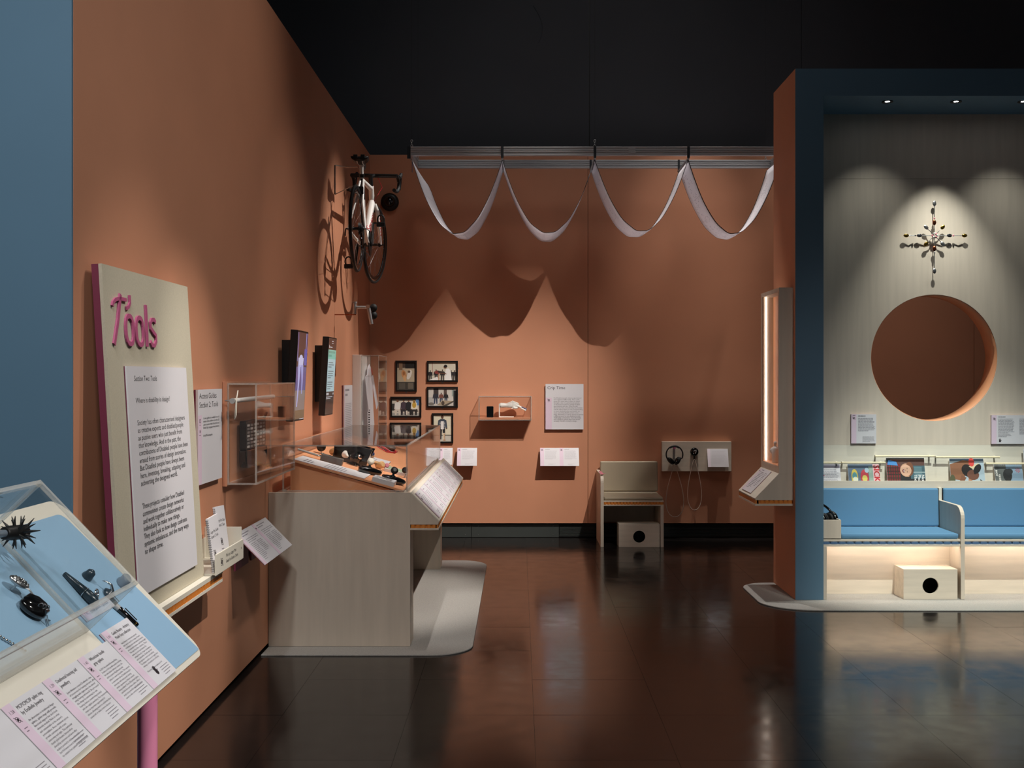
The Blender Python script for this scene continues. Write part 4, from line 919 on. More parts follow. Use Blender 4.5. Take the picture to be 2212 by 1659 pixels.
# front assembly turns about the head tube
axis = (hd_t-hd_b).normalized()
ST = Matrix.Translation(hd_b) @ Matrix.Rotation(steer, 4, axis) @ Matrix.Translation(-hd_b)
MF = TB @ ST
wheel('front_wheel', MF @ Matrix.Translation((0, wb_, R_)))
def tb(name, pts, rad, material, M=TB, n=12, parent=None): return MB(M).tube(pts, rad, n).build(name, material, parent or bk)
BBp = Vector((0, .415, .268)); ST_t = Vector((0, .262, .79))
tb('seat_tube', [BBp, ST_t], [.019, .017], 'white_plastic'); tb('top_tube', [ST_t+Vector((0, .01, -.03)), hd_t+Vector((0, -.005, -.025))], [.016, .021], 'white_plastic')
dt = tb('down_tube', [BBp, hd_b+Vector((0, -.004, .02))], [.026, .030], 'white_plastic'); tb('head_tube', [hd_b, hd_t], [.025, .022], 'white_plastic')
for sx in (-1, 1):
    tb('seat_stay', [ST_t+Vector((sx*.012, 0, -.03)), (sx*.03, .11, .55), (sx*.066, 0, R_)], [.010, .009, .008], 'white_plastic'); tb('chain_stay', [BBp+Vector((sx*.03, 0, 0)), (sx*.045, .2, .29), (sx*.066, 0, R_)], [.014, .012, .009], 'white_plastic')
    tb('fork_leg', [hd_b+Vector((sx*.02, 0, 0)), hd_b+Vector((sx*.045, .02, -.06)), (sx*.052, wb_, R_)], [.02, .018, .009], 'white_plastic', MF)
    # red lettering blocks on stays and fork
    for k in range(7): MB(MF).box(sx*.052-.011, sx*.052+.011, .868+k*.012, .877+k*.012, .565-k*.026, .582-k*.026).build('red_letter', 'red', bk)
tb('seat_post', [ST_t-Vector((0, 0, .02)), (0, .238, .875)], .0155, 'white_plastic'); tb('seat_tube_sleeve', [BBp+(ST_t-BBp)*.66, BBp+(ST_t-BBp)*.985], [.0195, .0185], 'black'); tb('seat_clamp', [ST_t-Vector((0, -.003, .012)), ST_t+Vector((0, -.004, .015))], .021, 'black')
sd_ = MB(TB)
prof = [(-.085, .066, .903), (-.06, .072, .907), (0, .066, .90), (.05, .038, .895), (.12, .022, .893), (.185, .016, .888), (.195, .008, .883)]
vs = []; fs = []; n = 12
for (y, hw, z) in prof:
    for k in range(n):
        g = math.pi*2*k/n; vs.append((hw*math.cos(g), .205+y, z+(.012 if math.sin(g) > 0 else .028)*math.sin(g)+.012*(math.cos(g)**2)*(1 if y < 0 else .3)))
for i in range(len(prof)-1):
    for k in range(n): fs.append((i*n+k, i*n+(k+1) % n, (i+1)*n+(k+1) % n, (i+1)*n+k))
fs += [list(range(n))[::-1], list(range((len(prof)-1)*n, len(prof)*n))]
sa = sd_.add(vs, fs, None, True).build('saddle', 'black', bk)
for sx in (-1, 1): tb('saddle_rail', [(sx*.022, .13, .890), (sx*.02, .17, .873), (sx*.02, .27, .873), (sx*.01, .34, .885)], .0035, 'steel', TB, 8, sa)
MB(TB).box(-.045, -.012, .112, .122, .900, .930).build('saddle_wing', 'black', sa, .004); MB(TB).box(.012, .045, .112, .122, .900, .930).build('saddle_wing', 'black', sa, .004)
stc = hd_t+axis*.075; brc = stc+Vector((0, .095, .030))
tb('steerer', [hd_t-axis*.002, stc+axis*.02], .0185, 'black', MF); tb('stem', [stc, brc], .016, 'black', MF)
hbar = tb('handlebar', [(-.205, brc.y, brc.z), (-.19, brc.y, brc.z), (.19, brc.y, brc.z), (.205, brc.y, brc.z)], .0165, 'black', MF)
for sx in (-1, 1):
    drop = [(sx*.198, brc.y+.08*math.sin(math.radians(g))*1.0, brc.z-.065+.065*math.cos(math.radians(g))) for g in range(0, 181, 15)]+[(sx*.203, brc.y-.075, brc.z-.132)]
    tb('drop', drop, .0155, 'rubber', MF, 10, hbar)
    lv = tb('brake_hood', [(sx*.198, brc.y+.06, brc.z+.0), (sx*.198, brc.y+.115, brc.z+.02), (sx*.198, brc.y+.14, brc.z+.045)], [.017, .018, .012], 'rubber', MF, 10, hbar)
    tb('brake_lever', [(sx*.198, brc.y+.135, brc.z+.02), (sx*.2, brc.y+.13, brc.z-.04), (sx*.205, brc.y+.105, brc.z-.10)], [.007, .006, .004], 'black_gloss', MF, 8, hbar)
    tb('brake_cable', [(sx*.03, brc.y, brc.z-.01), (sx*.06, brc.y+.05, brc.z-.09), (sx*.02, .80, .66)], .003, 'red' if sx > 0 else 'black', MF, 6, hbar)
# drive train on the right side
MR = Matrix.Rotation(math.pi/2, 4, 'Y')
q = MB(TB)
for k in range(8): q.lathe([(.02, 0), (.052-.004*k, 0), (.052-.004*k, .0016), (.02, .0016)], Matrix.Translation((.018+.004*k, 0, R_)) @ MR, 28)
q.build('cassette', 'alu_dark', bk)
MB(TB).lathe([(.05, 0), (.102, 0), (.102, .004), (.05, .004)], Matrix.Translation((.042, BBp.y, BBp.z)) @ MR, 40).build('chainring', 'black', bk)
tb('crank', [(.06, BBp.y, BBp.z), (.072, BBp.y-.03, BBp.z+.165)], [.014, .011], 'steel'); tb('crank', [(-.06, BBp.y, BBp.z), (-.078, BBp.y+.03, BBp.z-.165)], [.014, .011], 'black')
tb('bottom_bracket', [(-.06, BBp.y, BBp.z), (.06, BBp.y, BBp.z)], .021, 'black')
for sx, y, z in ((1, BBp.y-.03, BBp.z+.165), (-1, BBp.y+.03, BBp.z-.165)):
    p = tb('pedal', [(sx*.075, y, z), (sx*.10, y, z)], .007, 'black'); M = TB @ Matrix.Translation((sx*.135, y, z))
    MB(M).ring(Matrix.Translation((0, 0, .028)) @ Matrix.Rotation(math.pi/2, 4, 'X') @ Matrix.Diagonal((.8, 1.1, 1, 1)), .034, .006, 20, 8).build('pedal_cage', 'black', p); MB(M).box(-.035, .035, -.012, .012, -.03, .008).build('pedal_body', 'black', p, .006)
tb('chain', [(.046, BBp.y, BBp.z+.101), (.03, 0, R_+.03)], .003, 'alu_dark', n=6); tb('chain', [(.046, BBp.y, BBp.z-.101), (.034, .02, R_-.15), (.03, .005, R_-.11), (.03, .01, R_-.04)], .003, 'alu_dark', n=6)
q = MB(TB)
for z in (R_-.085, R_-.145): q.lathe([(.004, -.004), (.022, -.004), (.022, .004), (.004, .004)], Matrix.Translation((.034, .012, z)) @ MR, 16)
q.box(.028, .045, .004, .022, R_-.15, R_-.03); q.build('rear_derailleur', 'black_gloss', bk)
for yy_, zz_ in ((.145, .665),): MB(TB).box(-.03, .03, yy_-.015, yy_+.015, zz_-.04, zz_+.02).build('rear_brake', 'black', bk, .006)
MB(MF).box(-.035, .035, .87, .905, .60, .665).build('front_brake', 'black', bk, .006)
tb('skewer', [(-.085, 0, R_), (.075, 0, R_)], .006, 'black'); tb('skewer_lever', [(-.085, 0, R_), (-.092, .02, R_-.05)], .005, 'black'); tb('skewer', [(-.075, wb_, R_), (.075, wb_, R_)], .006, 'black', MF)
for sx in (-1, 1):        # maker's lettering along the down tube
    u = (hd_b-BBp).normalized() if sx > 0 else (BBp-hd_b).normalized(); v = u.cross(Vector((sx, 0, 0)))*-1
    pl = Plane(BO+(BBp+(hd_b-BBp)*(.2 if sx > 0 else .92))+Vector((sx*.029, 0, 0))-v*.018, u, v if v.z > 0 or sx > 0 else v)
    P = Print(pl); P.text('GIANT', 0, 0, .062, '#c2222c', width=.30, bold=.005); P.build(dt, 'lettering')['kind'] = 'stuff'
u = (hd_b-BBp).normalized(); nn = Vector((.38, -.62, .66)); nn = (nn-u*nn.dot(u)).normalized(); vv = nn.cross(u); pl = Plane(BO+BBp+(hd_b-BBp)*.28+nn*.0315-vv*.017, u, vv)
P = Print(pl); P.text('GIANT', 0, 0, .047, '#c2222c', width=.27, bold=.004); P.build(dt, 'lettering')['kind'] = 'stuff'
for k in range(5): MB(TB).box(-.012, .012, .378-.024*k, .392-.024*k, .36+.085*k, .395+.085*k).build('red_letter', 'red', bk)
# thin clear bracket that carries the bicycle
yb = dist((CX-722)/-WX*1.0)
r = thing('bike_bracket', (WX, yb, 2.9), 'thin metal wall bracket holding up the bicycle by its seat post', 'bracket')
z0, z1 = H+(815-420)/269.2, H+(815-357)/269.2
MB().tube([(WX+.006, yb, z0), (WX+.006, yb, z1)], .005, 6).build('wall_rod', 'alu_dark', r)
MB().tube([(WX+.006, yb, z1), (WX+.10, yb+.03, z1-.01), (BX-.03, BO.y+.25, BO.z+.86), (BX-.017, BO.y+.24, BO.z+.84)], .004, 6).build('upper_arm', 'steel', r)
MB().tube([(WX+.006, yb, z0), (BX-.10, BO.y+.27, BO.z+.70), (BX-.017, BO.y+.268, BO.z+.73)], .004, 6).build('lower_arm', 'steel', r)
# handlebar arm exhibit under the bicycle
c = at(766.5, 680, 268.6)
r = thing('steering_arm', c, 'jointed silver bicycle stem arm with black pads fixed to the orange wall', 'arm')
s_ = 268.6
A = lambda px, py: at(px, py, s_)
a0, a1, a2, a3, a4 = A(766.5, 652), A(766.5, 678), A(770, 664), A(796, 664), A(802.5, 700)
MB().tube([a0, a1], .0125, 12).build('clamp_tube', 'alu', r); MB().tube([a0+Vector((0, 0, .002)), a0-Vector((0, 0, .012))], .017, 12).build('collar', 'alu', r); MB().tube([a1+Vector((0, 0, .006)), a1-Vector((0, 0, .002))], .016, 12).build('collar', 'alu', r)
MB().tube([a2, a3], .0115, 12).build('stem_tube', 'alu', r); MB().tube([a3+Vector((0, -.035, .005)), a3+Vector((0, .05, .004))], .0165, 14).build('joint', 'chrome', r); MB().tube([a3, a4], .0145, 12).build('grip_tube', 'alu', r)
for dz in (0, -.06): MB().ball(Matrix.Translation(a3+Vector((.03, .07, dz))) @ Matrix.Diagonal((.032, .03, .034, 1))).build('pad', 'rubber', r)
MB().tube([a3+Vector((.0, .04, .0)), a3+Vector((.03, .07, -.02))], .01, 8).build('pad_link', 'rubber', r)
MB().tube([(WX, c.y, a1.z-.006), (a1.x+.01, c.y, a1.z-.006)], .004, 8).build('wall_pin', 'copper', r)
# ================================================================== left wall
LW = lambda px, py, X=WX: at(px, py, (px-CX)/X)
# screens
def screen(px_l, px_r, pyt, pyb, label, draw):
    X0 = -1.372; y0 = dist((px_l-CX)/X0); y1 = dist((px_r-CX)/X0); sm = F/((y0+y1)/2)
    zt = H-(pyt-CY)/(F/y0); zb = H-(pyb-CY)/(F/y0)
    r = thing('wall_screen', (X0, (y0+y1)/2, zb), label, 'screen', 'upright screens on the orange wall')
    tilt = .02
    O = Vector((X0-tilt, y0, zb)); pl = Plane(O, (0, 1, 0), (tilt*1.6, 0, zt-zb)); w_, h_ = y1-y0, zt-zb
    MB(pl.M()).box(0, w_, 0, h_, -.045, 0).build('housing', 'black', r, .003)
    bx('wall_box', 'black', r, WX+.001, X0-.05, y0+.10, y1-.02, zb+.10, zt-.06)
    P = Print(pl, 0, 0, .0005, w_, h_); draw(P); P.build(r, 'display', 'screen')
def draw1(P):
    w_, h_ = P.w, P.h; b = .012
    P.rect(b, b, w_-b, h_-b, '#16141c'); P.rect(b, b, w_-b, h_*.3, '#6b5a44'); P.rect(b, h_*.12, w_-b, h_*.42, '#7f7a78'); P.rect(b, h_*.34, w_-b, h_*.66, '#4a4f8a'); P.rect(b, h_*.6, w_-b, h_-b, '#151424')
    for x0, x1, c_ in ((.05, .09, '#8f9be8'), (.12, .15, '#5f6ac0'), (.80, .86, '#9aa6f0'), (.92, .96, '#6f7ad6')): P.rect(w_*x0+b*.5, h_*.66, w_*x1, h_-b, c_)
    P.rect(w_*.7, h_*.62, w_-b, h_*.8, '#3c4aa8'); P.rect(w_*.2, h_*.72, w_*.6, h_*.76, '#0d0c12'); P.ell(w_*.42, h_*.70, .05, .02, '#c9ccf2')
    P.poly([(w_*.18, h_*.70), (w_*.66, h_*.70), (w_*.62, h_*.6), (w_*.2, h_*.6)], '#c3c6ea')
    P.poly([(w_*.18, h_*.62), (w_*.42, h_*.62), (w_*.36, h_*.4), (w_*.28, h_*.16), (w_*.20, h_*.16), (w_*.24, h_*.4)], '#aeb2e6'); P.poly([(w_*.44, h_*.62), (w_*.66, h_*.62), (w_*.68, h_*.45), (w_*.66, h_*.3), (w_*.60, h_*.3), (w_*.56, h_*.45)], '#9fa4de')
    P.rect(w_*.55, h_*.018, w_*.95, h_*.024, '#e8e8f2')
screen(639.5, 662.5, 712, 911.5, 'upright screen showing a person\'s legs in pale trousers', draw1)
def draw2(P):
    w_, h_ = P.w, P.h; b = .008
    P.rect(b, b, w_-b, h_-b, '#241c1f'); P.rect(b*1.2, h_*.305, w_-b, h_*.84, '#a9c6cc'); P.rect(b*1.2, h_*.72, w_-b, h_*.84, '#7fc2b0')
    P.rect(w_*.42, h_*.945, w_*.58, h_*.955, '#e0e0e4'); P.rect(w_*.4, h_*.92, w_*.6, h_*.927, '#c8c8cc'); P.rect(w_*.1, h_*.86, w_*.13, h_*.9, '#f0f0f0'); P.lines(w_*.16, h_*.868, w_*.55, 1, .01, .006, '#e8e8ea')
    P.lines(w_*.1, h_*.795, w_*.8, 1, .02, .016, '#5da08f', seed=2, last=.95); P.lines(w_*.1, h_*.75, w_*.8, 1, .02, .016, '#5da08f', seed=3, last=.45)
    for k, n_ in ((.67, 3), (.56, 4), (.42, 4)): P.lines(w_*.12, h_*k, w_*.66, n_, h_*.028, .006, '#4d5a62', seed=int(k*100))
    for k in (.1, .2, .3, .88): P.ell(w_*k, h_*.275, .012, .009, '#d6d6da')
    P.lines(w_*.06, h_*.232, w_*.85, 2, .012, .005, '#c4c4ca', seed=8)
screen(707, 724.3, 727, 898.5, 'upright screen showing a page of text on pale blue', draw2)
# tall text label and the garment case in the far corner
def left_label(name, px0, px1, z0, z1, label, t=.018, face='white'):
    X = WX+t; y0, y1 = dist((px0-CX)/X), dist((px1-CX)/X)
    pl = Plane((WX+.001, y0, z0), (0, 1, 0), (0, 0, 1))
    return board(name, label, 'label', pl, y1-y0, z1-z0, t, face, 'magenta')
r, P = left_label('text_panel', 743, 761, .98, 1.532, 'tall white text label beside the garment case in the corner')
P.rect(0, 0, .03, P.h, STRIPE); P.lines(.06, P.h-.05, P.w*.55, 2, .04, .018, '#8f8d94', seed=4, last=.5); P.lines(.06, P.h-.16, P.w-.1, 26, .0155, .006, '#a9a7ae', seed=6); P.build(r)
gy0, gy1, gz0, gz1 = dist((761-CX)/WX), D-.55, .98, 1.80
r = thing('garment_case', (WX+.1, (gy0+gy1)/2, gz0), 'white-backed acrylic case with a white garment in the corner', 'case')
bx('back_panel', 'white_plastic', r, WX+.001, WX+.078, gy0, gy1, gz0, gz1, .002)
hood(r, Matrix(), WX+.079, WX+.235, gy0+.005, gy1-.005, gz0+.004, gz1-.004, .005, 'x0', .004)
gx = WX+.09
g = thing('white_garment', (gx, gy0+.2, 1.05), 'white folded garment with a red clip inside the corner case', 'garment')
vs = []; NN, MM = 10, 16
for i in range(NN+1):
    for j in range(MM+1):
        u_, v_ = i/NN, j/MM; half = .10+.12*min(1, v_*3)
        y = gy0+.33+(u_-.5)*2*half; z = 1.72-.66*v_-.06*abs(u_-.5)*(1-v_); x = gx+.012+.022*math.sin(u_*9+v_*2)*v_+.03*v_*(1-abs(2*u_-1))
        vs.append((x, y, z))
MB().add(vs, [(i*(MM+1)+j, (i+1)*(MM+1)+j, (i+1)*(MM+1)+j+1, i*(MM+1)+j+1) for i in range(NN) for j in range(MM)], None, True).build('cloth', 'cloth', g, solid=.004)
for sy in (-1, 1):
    yc = gy0+.33+sy*.2
    MB().add([(gx+.01, yc-.05, 1.60), (gx+.01, yc+.05, 1.62), (gx+.05, yc+sy*.06+.05, 1.34), (gx+.05, yc+sy*.06-.05, 1.30)], [(0, 1, 2, 3)]).build('sleeve', 'cloth', g, solid=.006)
MB().tube([(gx+.05, gy0+.22, 1.67), (gx+.055, gy0+.24, 1.63), (gx+.05, gy0+.25, 1.66), (gx+.05, gy0+.23, 1.68)], .003, 6).build('clip', 'red', g)
q = MB()
for k in range(14): q.box(gx+.03, gx+.042, gy0+.16, gy0+.172, 1.10+k*.022, 1.112+k*.022)
q.build('lacing', 'black', g)
# ------------------------------------------------------------------ wall case with the keypad device
s1 = 431.5; ky0, ky1 = dist(s1), dist(368.6); kx0, kx1 = WX+.022, -1.313; kz0, kz1 = 1.062, 1.570
r = thing('display_case', ((kx0+kx1)/2, (ky0+ky1)/2, kz0), 'large clear acrylic case on the orange wall holding a keypad device', 'case')
bx('back_panel', 'orange', r, WX+.001, kx0, ky0-.012, ky1+.012, kz0-.008, kz1+.008, .001)
hood(r, Matrix(), kx0, kx1, ky0, ky1, kz0, kz1, .007, 'x0', .008)
kp = Plane((kx0, 0, 0), (0, 1, 0), (0, 0, 1))
a_ = kp.hit(533, 910, .05); b_ = kp.hit(576, 1003, .05)
y0, y1, zt, zb = a_[0], b_[0], a_[1], b_[1]
r = thing('keypad_device', (kx0+.04, (y0+y1)/2, zb), 'black handheld keypad device with small lit keys in the wall case', 'device')
dm = Plane((kx0+.03, y0, zb), (0, 1, 0), (0, 0, 1)); w_, h_ = y1-y0, zt-zb
MB().prism(rounded([(y0, zb+h_*.42, .01), (y1, zb+h_*.42, .01), (y1, zt, .01), (y0, zt, .01)], 4), 0, 'x', kx0+.012, kx0+.045).build('keypad_body', 'black', r, .003)
MB().prism(rounded([(y0-.005, zb+h_*.05, .05), (y1+.01, zb, .05), (y1+.01, zb+h_*.42, .01), (y0-.005, zb+h_*.42, .01)], 6), 0, 'x', kx0+.01, kx0+.052).build('pouch', 'black_gloss', r, .006)
MB().prism(rounded([(y1+.012, zb+h_*.1, .02), (y1+.05, zb+h_*.1, .02), (y1+.05, zt+.01, .01), (y1+.012, zt+.01, .01)], 4), 0, 'x', kx0+.008, kx0+.03).build('holster', 'black', r, .003)
for i in range(6):
    for j in range(7):
        q = dm.P(.02+(w_-.04)*(i+.15)/6, h_*.45+(h_*.5)*(j+.1)/7, .015)
        MB().box(q.x, q.x+.003, q.y, q.y+(w_-.04)/6*.62, q.z, q.z+h_*.5/7*.6).build('key', 'grey_light' if (i+j) % 3 else 'white_plastic', r)
MB().tube([(kx0+.03, y1+.0, zt), (kx0+.045, y1+.012, zt+.03), (kx0+.045, y1+.03, zt+.03), (kx0+.03, y1+.04, zt)], .005, 8).build('loop', 'black', r)
MB().tube([(kx0+.001, (y0+y1)/2, zb+h_*.7), (kx0+.02, (y0+y1)/2, zb+h_*.7)], .01, 8).build('mount_pin', 'steel', r)
a_ = kp.hit(505, 866, .06); b_ = kp.hit(592, 861.5, .06)
r = thing('folding_cane', (kx0+.06, a_[0], a_[1]), 'white tube cane with a cord loop held in the wall case', 'cane')
MB().tube([(kx0+.055, a_[0], a_[1]), (kx0+.055, b_[0], a_[1]+.006)], .012, 12).build('tube', 'white_plastic', r)
MB().tube([(kx0+.055, a_[0]-.012, a_[1]), (kx0+.055, a_[0]+.004, a_[1])], .014, 12).build('end_cap', 'grey_light', r)
MB().tube([(kx0+.06, a_[0]+.05, a_[1]+.012), (kx0+.075, a_[0]+.02, a_[1]+.05), (kx0+.072, a_[0]-.0, a_[1]+.0), (kx0+.07, a_[0]-.02, a_[1]-.09), (kx0+.068, a_[0]+.01, a_[1]-.07), (kx0+.066, a_[0]+.03, a_[1]+.0)], .003, 6).build('cord', 'offwhite', r)
for yy_ in (a_[0]+.06, b_[0]-.05): MB().tube([(kx0, yy_, a_[1]), (kx0+.055, yy_, a_[1])], .004, 6).build('pin', 'steel', r)
# ------------------------------------------------------------------ access guide label
X = WX+.02; y0, y1 = dist((427.5-CX)/X), dist((479.5-CX)/X)
pl = Plane((WX+.002, y0, 1.106), (0, 1, 0), (0, 0, 1))
r, P = board('text_panel', 'white label headed Access Guides on the orange wall beside the leaning board', 'label', pl, y1-y0, .437, .018, 'white', 'magenta')
P.rect(0, 0, P.w*.15, P.h*.73, STRIPE)
P.text('Access Guides', P.w*.055, P.h*.905, .037, '#1f1c20', width=P.w*.70); P.text('Section 2: Tools', P.w*.055, P.h*.81, .037, '#1f1c20', width=P.w*.77)
for i, tx in enumerate(('Access guides are available for each', 'section of the exhibition. Scan the QR', 'code to access Audio Description and', 'British Sign Language interpretation.')): P.text(tx, P.w*.21, P.h*(.685-i*.034), .0145, '#3c393e', width=P.w*.66)
P.text('bit.ly/DDaccessguide', P.w*.21, P.h*.50, .0145, '#3c393e', width=P.w*.37)
P.ringp(P.w*.08, P.h*.67, .010, .004, '#4b3f4a'); P.rect(P.w*.06, P.h*.625, P.w*.10, P.h*.63, '#4b3f4a'); P.hand(P.w*.08, P.h*.555, .014); P.rect(P.w*.055, P.h*.52, P.w*.105, P.h*.525, '#4b3f4a'); P.build(r)
# pair of tilted labels under the case
yA, yB = dist(421.5), dist(376.8); v = Vector((-.155, 0, .158))
for i, (p0, p1, lb) in enumerate(((yA, (yA+yB)/2-.002, 'tilted white text label nearer the leaflet tray below the large wall case'), ((yA+yB)/2+.002, yB, 'tilted white text label nearer the long table below the large wall case'))):
    pl = Plane((-1.305, p0, .634), (0, 1, 0), v)
    r, P = board('tilted_label', lb, 'label', pl, p1-p0, v.length, .008, 'white', 'magenta')
    P.rect(0, 0, P.w*.13, P.h, STRIPE); P.rect(P.w*.03, P.h*.84, P.w*.09, P.h*.88, '#5b4a58')
    P.lines(P.w*.18, P.h*.9, P.w*.55, 2, .013, .005, '#8a888f', seed=i+1); P.lines(P.w*.2, P.h*.74, P.w*.75, 3, .011, .004, '#96949b', seed=i+5)
    P.lines(P.w*.2, P.h*.58, P.w*.34, 11, .0095, .004, '#9d9ba2', seed=i+9); P.lines(P.w*.58, P.h*.58, P.w*.34, 8, .0095, .004, '#9d9ba2', seed=i+12); P.lines(P.w*.2, P.h*.1, P.w*.3, 1, .01, .003, '#8d8b92', seed=2); P.build(r)
    MB().prism([(-1.47, .60), (-1.46, .60), (-1.46, .786), (-1.47, .786)], 0, 'y', p0+.03, p1-.03).build('wall_bracket', 'magenta', r)
    MB().box(-1.481, -1.46, p0+.05, p1-.05, .70, .76).build('wall_block', 'orange', r)
# ------------------------------------------------------------------ leaning section board on its ledge
ty0, ty1 = dist(630.8), dist(501.2); TZ0, TZ1 = .746, 1.99
v = Vector((-.072, 0, TZ1-TZ0)); tp = Plane((-1.357, ty0, TZ0), (0, 1, 0), v); tw, th = ty1-ty0, v.length
r = thing('section_board', (-1.38, (ty0+ty1)/2, TZ0), 'tall beige board with raised pink Tools lettering leaning on the orange wall', 'board')
MB(tp.M()).box(0, tw, 0, th, -.012, 0).build('face_board', 'mdf', r)
MB(tp.M()).box(0, tw, 0, th, -.036, -.0121).build('magenta_core', 'magenta', r)
# raised lettering drawn as bent strips
def strip3(pts, wd, dep, name):
    mb = MB(tp.M()); n_ = len(pts); L, R = [], []
    for i, p in enumerate(pts):
        p = Vector(p); a = Vector(pts[max(0, i-1)]); b_ = Vector(pts[min(n_-1, i+1)]); t_ = (b_-a).normalized(); q = Vector((-t_.y, t_.x))*wd/2; L.append(p+q); R.append(p-q)
    vs = []
    for l, r_ in zip(L, R): vs += [(l.x, l.y, .0005), (r_.x, r_.y, .0005), (r_.x, r_.y, dep), (l.x, l.y, dep)]
    fs = [(3, 2, 1, 0), tuple(4*(n_-1)+k for k in range(4))]
    for i in range(n_-1):
        a = 4*i; b_ = a+4
        for k in range(4): fs.append((a+k, a+(k+1) % 4, b_+(k+1) % 4, b_+k))
    return mb.add(vs, fs).build(name, 'pink', r)
T = lambda px, py: tp.hit(px, py)
def TL(*pp): return [T(*p) for p in pp]
strip3(TL((244, 744), (252, 690), (257, 636)), .018, .007, 'letter_t')
strip3(TL((240, 661), (241, 654), (246, 647), (255, 645), (270, 648)), .013, .007, 'letter_t_bar')
strip3(TL((277, 638), (278, 654), (275, 663), (270, 666)), .013, .007, 'letter_tick')
def oval(pxa, pxb, pya, pyb, name):
    a, b_ = T(pxa, (pya+pyb)/2), T(pxb, (pya+pyb)/2); c_, d_ = T((pxa+pxb)/2, pya), T((pxa+pxb)/2, pyb); cx_, cy_, rx, ry = (a[0]+b_[0])/2, (c_[1]+d_[1])/2, (b_[0]-a[0])/2, (c_[1]-d_[1])/2
    strip3([(cx_+rx*math.copysign(abs(math.cos(g))**.8, math.cos(g)), cy_+ry*math.copysign(abs(math.sin(g))**.8, math.sin(g))) for g in [2*math.pi*i/24+.3 for i in range(25)]], .017, .007, name)
oval(269.5, 285.5, 683, 743, 'letter_o'); oval(292, 307, 687, 745, 'letter_o')
strip3(TL((312, 659), (314, 700), (316, 749)), .017, .007, 'letter_l')
strip3(TL((333, 697), (330, 691), (325, 691), (322, 698), (323, 709), (328, 717), (334, 725), (335, 737), (331, 747), (326, 746), (323, 738)), .016, .007, 'letter_s')
# text sheet on the board
a_, b_, c_ = T(267, 791), T(397, 796), T(418, 1216)
sx0, sx1, sz1 = a_[0], b_[0], a_[1]; sz0 = c_[1]-.01
sheet = MB(tp.M()).box(sx0, sx1, sz0, sz1, .004, .010).build('text_sheet', 'white', r)
MB(tp.M()).box(sx0, sx1, sz0, sz1, .0005, .0039).build('sheet_backing', 'magenta', r)
P = Print(tp, sx0, sz0, .010, sx1-sx0, sz1-sz0)
hh = P.h
def tline(tx, px, py, px2):
    p, q = tp.hit(px, py, .010), tp.hit(px2, py, .010)
    P.text(tx, p[0]-sx0, p[1]-sz0, .028, '#2b282c', width=q[0]-p[0])
LINES = [('Section Two: Tools', 290, 823, 339), ('Where is disability in design?', 293.5, 871, 367)]
for q in LINES: tline(*q)
base0 = tp.hit(297, 919, .01); pitch = None
para1 = [('Society has often characterised designers', 1.0), ('as creative experts and disabled people', .955), ('as passive users who just benefit from', .915), ('that knowledge. And in the past, the', .875), ('contributions of Disabled people have been', 1.035), ('erased from stories of design innovation.', .985), ('But Disabled people have always been', .925), ('here, inventing, breaking, adapting and', .94), ('subverting the designed world.', .755)]
para2 = [('These projects consider how Disabled', .88), ('communities create design networks', .86), ('and work together collaboratively or', .855), ('individually to make new things.', .755), ('They also look to how design confronts', .91), ('systemic imbalances, and the many ways', .94), ('to shape time.', .36)]
p0 = tp.hit(297, 919, .01); p1 = tp.hit(305, 1050, .01); pit = (p0[1]-p1[1])/8; fw = tp.hit(399, 905, .01)[0]-p0[0]
for i, (tx, k) in enumerate(para1): P.text(tx, p0[0]-sx0, p0[1]-sz0-pit*i, .028, '#2b282c', width=fw*k)
p2 = tp.hit(309, 1099, .01); p3 = tp.hit(315, 1196.5, .01); pit2 = (p2[1]-p3[1])/6
for i, (tx, k) in enumerate(para2): P.text(tx, p0[0]-sx0, p2[1]-sz0-pit2*i, .028, '#2b282c', width=fw*k)
P.build(r, 'lettering')
# ledge
ly1 = dist(483); LZ = .745; LX = -1.325
r = thing('wall_ledge', (-1.4, (ty0+ly1)/2, .67), 'pale ledge with an orange fluted edge carrying the leaning board', 'shelf')
bx('top_board', 'ply_pale', r, WX+.001, LX, ty0-.15, ly1, LZ-.020, LZ-.0005, .001)
fluted('fluted_band', 'orange_flute', r, (LX-.006, ty0-.15), (LX-.006, ly1-.001), (1, 0), LZ-.044, LZ-.020, .0165, .006)
fluted('fluted_band', 'orange_flute', r, (WX+.002, ly1-.008), (LX-.008, ly1-.008), (0, 1), LZ-.044, LZ-.020, .0165, .006)
bx('lower_board', 'ply_pale', r, WX+.001, LX, ty0-.15, ly1, LZ-.058, LZ-.044, .001)
# leaflet tray and guides
tx0 = -1.302; try0, try1 = ty1+.008, dist(457)
r = thing('leaflet_tray', (-1.38, (try0+try1)/2, LZ), 'white leaflet tray beside the leaning board', 'tray')
bx('front_plate', 'offwhite', r, tx0-.006, tx0, try0-.02, try1, LZ, LZ+.092, .002)
bx('tray_floor', 'offwhite', r, WX+.001, tx0-.006, try0, try1-.01, LZ, LZ+.006)
bx('tray_end', 'offwhite', r, WX+.001, tx0-.006, try1-.016, try1-.01, LZ+.006, LZ+.15)
bx('tray_back', 'offwhite', r, WX+.001, WX+.006, try0, try1-.016, LZ+.006, LZ+.10)
P = Print(Plane((tx0, try0-.02, LZ), (0, 1, 0), (0, 0, 1)), 0, 0, 0, try1-try0, .09)
P.icon(.09, .046, .017); P.text('Pick up a Large Print', .155, .056, .022, '#3a373c', width=.17); P.text('Guide for Section 2 here', .155, .030, .022, '#3a373c', width=.20); P.ell(P.w-.02, .055, .005, .006, '#8a8578'); P.build(r)
